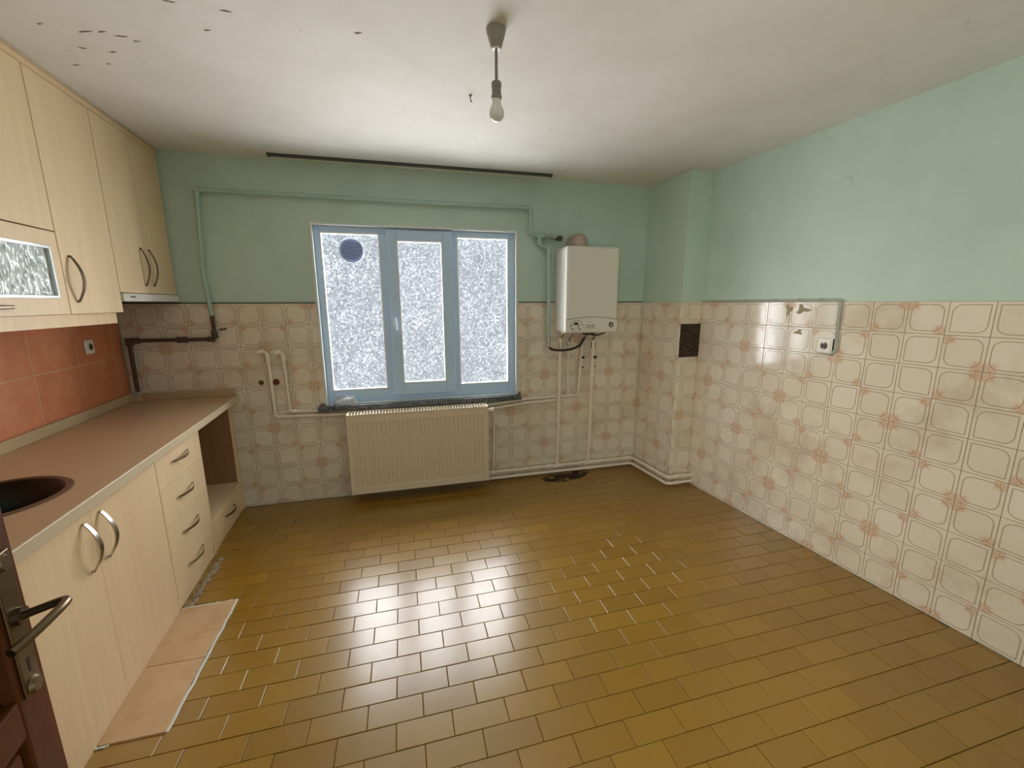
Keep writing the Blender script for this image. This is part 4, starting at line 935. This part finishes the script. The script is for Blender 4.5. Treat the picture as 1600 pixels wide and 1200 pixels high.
def splat(name, d_, z_, rx, rz, seed, label):
    rd = random.Random(seed); n = 26; pts = []
    for k in range(n):
        a = 2 * math.pi * k / n; q = 0.62 + 0.38 * math.sin(3 * a + seed) * rd.uniform(0.4, 1) + rd.uniform(-0.12, 0.12); pts.append((rx * q * math.cos(a), rz * q * math.sin(a)))
    t = rthing(name, label, 'residue', d_, 0.0, z_); m = MB(); m.slab([Vector((-x, 0.0012, z)) for x, z in pts], (0, 1, 0), 0.0014); m.build('smear', 'residue', t, fix=True); return t
splat('glue_residue', 0.715, 1.452, 0.030, 0.045, 1, 'left patch of old glue at the top of the right wall tiles')
splat('glue_residue', 0.800, 1.455, 0.052, 0.034, 2, 'larger right patch of old glue at the top of the right wall tiles')
splat('glue_residue', 0.795, 1.318, 0.034, 0.022, 4, 'small torn glue spot on the right wall tiles left of the socket')

# ------------------------------------------------------------------ rubble and mortar on the floor
def lumps(name, label, cat, spots, mat):
    P0 = Vector((spots[0][0], spots[0][1], 0.0)); t = thing(name, label, cat, P0)
    for i, (x, y, rx, ry, rz) in enumerate(spots):
        blob('lump', mat, (x - P0.x, y - P0.y, 0.0), rx, ry, rz, 0.3, 11 + i * 3, t, 14, 8)
rd = random.Random(9)
sp = []
for i in range(11):
    d_ = 0.735 + i * 0.040; p = LP(d_, 0.604 + rd.uniform(0.0, 0.014) + (0.010 if i < 4 else 0)); sp.append((p.x, p.y, rd.uniform(.014, .026), rd.uniform(.018, .030), rd.uniform(.004, .010)))
lumps('mortar_lumps', 'grey mortar lumps along the foot of the drawer unit', 'mortar', sp, 'mortar')
hole = thing('floor_break', 'broken dark patch of floor below the boiler pipes', 'rubble', (2.37, -0.10, 0.0))
rd = random.Random(21)
def chips(cx, cy, n, sx, sy, nm):
    for i in range(n):
        x = rd.uniform(-sx, sx); y = rd.uniform(-sy, sy); r_ = rd.uniform(0.014, 0.036); k = rd.randint(5, 7); a0 = rd.uniform(0, 6)
        poly = [(cx + x + r_ * rd.uniform(.6, 1.2) * math.cos(a0 + 2 * math.pi * j / k), cy + y + r_ * rd.uniform(.6, 1.2) * 0.8 * math.sin(a0 + 2 * math.pi * j / k)) for j in range(k)]
        m = MB(); m.prism(poly, 0.0005, rd.uniform(0.004, 0.012)); m.build(nm, 'debris' if i % 4 else 'floortile', hole, fix=True)
chips(0.0, -0.03, 16, 0.14, 0.045, 'chip'); chips(0.22, 0.03, 10, 0.08, 0.03, 'chip')
m = MB(); rd2 = random.Random(5); k = 26
m.prism([(0.03 + (0.20 + rd2.uniform(-.03, .03)) * math.cos(2 * math.pi * j / k), -0.02 + (0.070 + rd2.uniform(-.016, .016)) * math.sin(2 * math.pi * j / k)) for j in range(k)], 0.0004, 0.0016); m.build('screed', 'debris', hole, fix=True)

# ------------------------------------------------------------------ open door beside the camera
az = math.radians(-9.8); tdir = Vector((math.sin(az), math.cos(az), 0)); E_ = Vector((0.532, -2.567, 0)); DWd = 0.80
hinge = E_ - tdir * DWd
door = thing('door_1', 'dark red varnished wooden door standing open at the left', None, hinge, math.atan2(tdir.y, tdir.x), None, 'structure')
TD = 0.040; ST = 0.060; ZR0, ZR1 = 0.884, 0.945; ZTOP = 2.03
m = MB(); m.box(DWd - ST, DWd, 0, TD, 0.008, ZTOP); m.build('lock_stile', 'door', door, bevel=0.003)
m = MB(); m.box(0, ST + 0.03, 0, TD, 0.008, ZTOP); m.build('hinge_stile', 'door', door, bevel=0.003)
for z0, z1 in ((0.008, 0.16), (ZR0, ZR1), (ZTOP - 0.10, ZTOP)):
    m = MB(); m.box(ST + 0.03, DWd - ST, 0, TD, z0, z1); m.build('rail', 'door', door, bevel=0.003)
m = MB(); m.box(ST + 0.03, DWd - ST, 0.012, 0.028, 0.16, ZR0); m.build('lower_panel', 'door', door)
m = MB(); m.box(ST + 0.045, DWd - ST - 0.012, 0.004, 0.036, 0.175, ZR0 - 0.012); m.build('raised_field', 'door', door, bevel=0.004)
m = MB(); m.box(ST + 0.03, DWd - ST, 0.017, 0.023, ZR1, ZTOP - 0.10); m.build('dark_glass', 'black', door)
for z_ in (0.25, 1.02, 1.80):
    m = MB(); m.cyl((-0.004, -0.004, z_ - 0.045), (-0.004, -0.004, z_ + 0.045), 0.007, 14); m.build('hinge_pin', 'brass', door, 40)
esc = MB(); esc.box(DWd - 0.050, DWd - 0.014, -0.004, 0.0, 0.935, 1.160); esc = esc.build('escutcheon', 'brass', door, bevel=0.002)
m = MB(); m.box(DWd - 0.034, DWd - 0.029, -0.0046, -0.0035, 0.970, 0.992); m.build('keyhole', 'black', esc)
m = MB(); m.lathe([(0.0, 0.006), (0.010, 0.006), (0.014, 0.0)], (DWd - 0.032, -0.003, 1.145), 16, '-Y'); m.build('ornament', 'brass', esc, 40)
m = MB(); m.lathe([(0.0, 0.006), (0.010, 0.006), (0.014, 0.0)], (DWd - 0.032, -0.003, 0.946), 16, '-Y'); m.build('ornament', 'brass', esc, 40)
m = MB(); xs = DWd - 0.032
m.cyl((xs, -0.003, 1.060), (xs, -0.012, 1.060), 0.013, 18); m.tube([(xs, -0.010, 1.060), (xs, -0.062, 1.072), (xs - 0.030, -0.068, 1.078), (xs - 0.075, -0.060, 1.075), (xs - 0.105, -0.050, 1.072)], 0.0060, 12, 0.02)
m.build('lever_handle', 'brass', esc, 50)
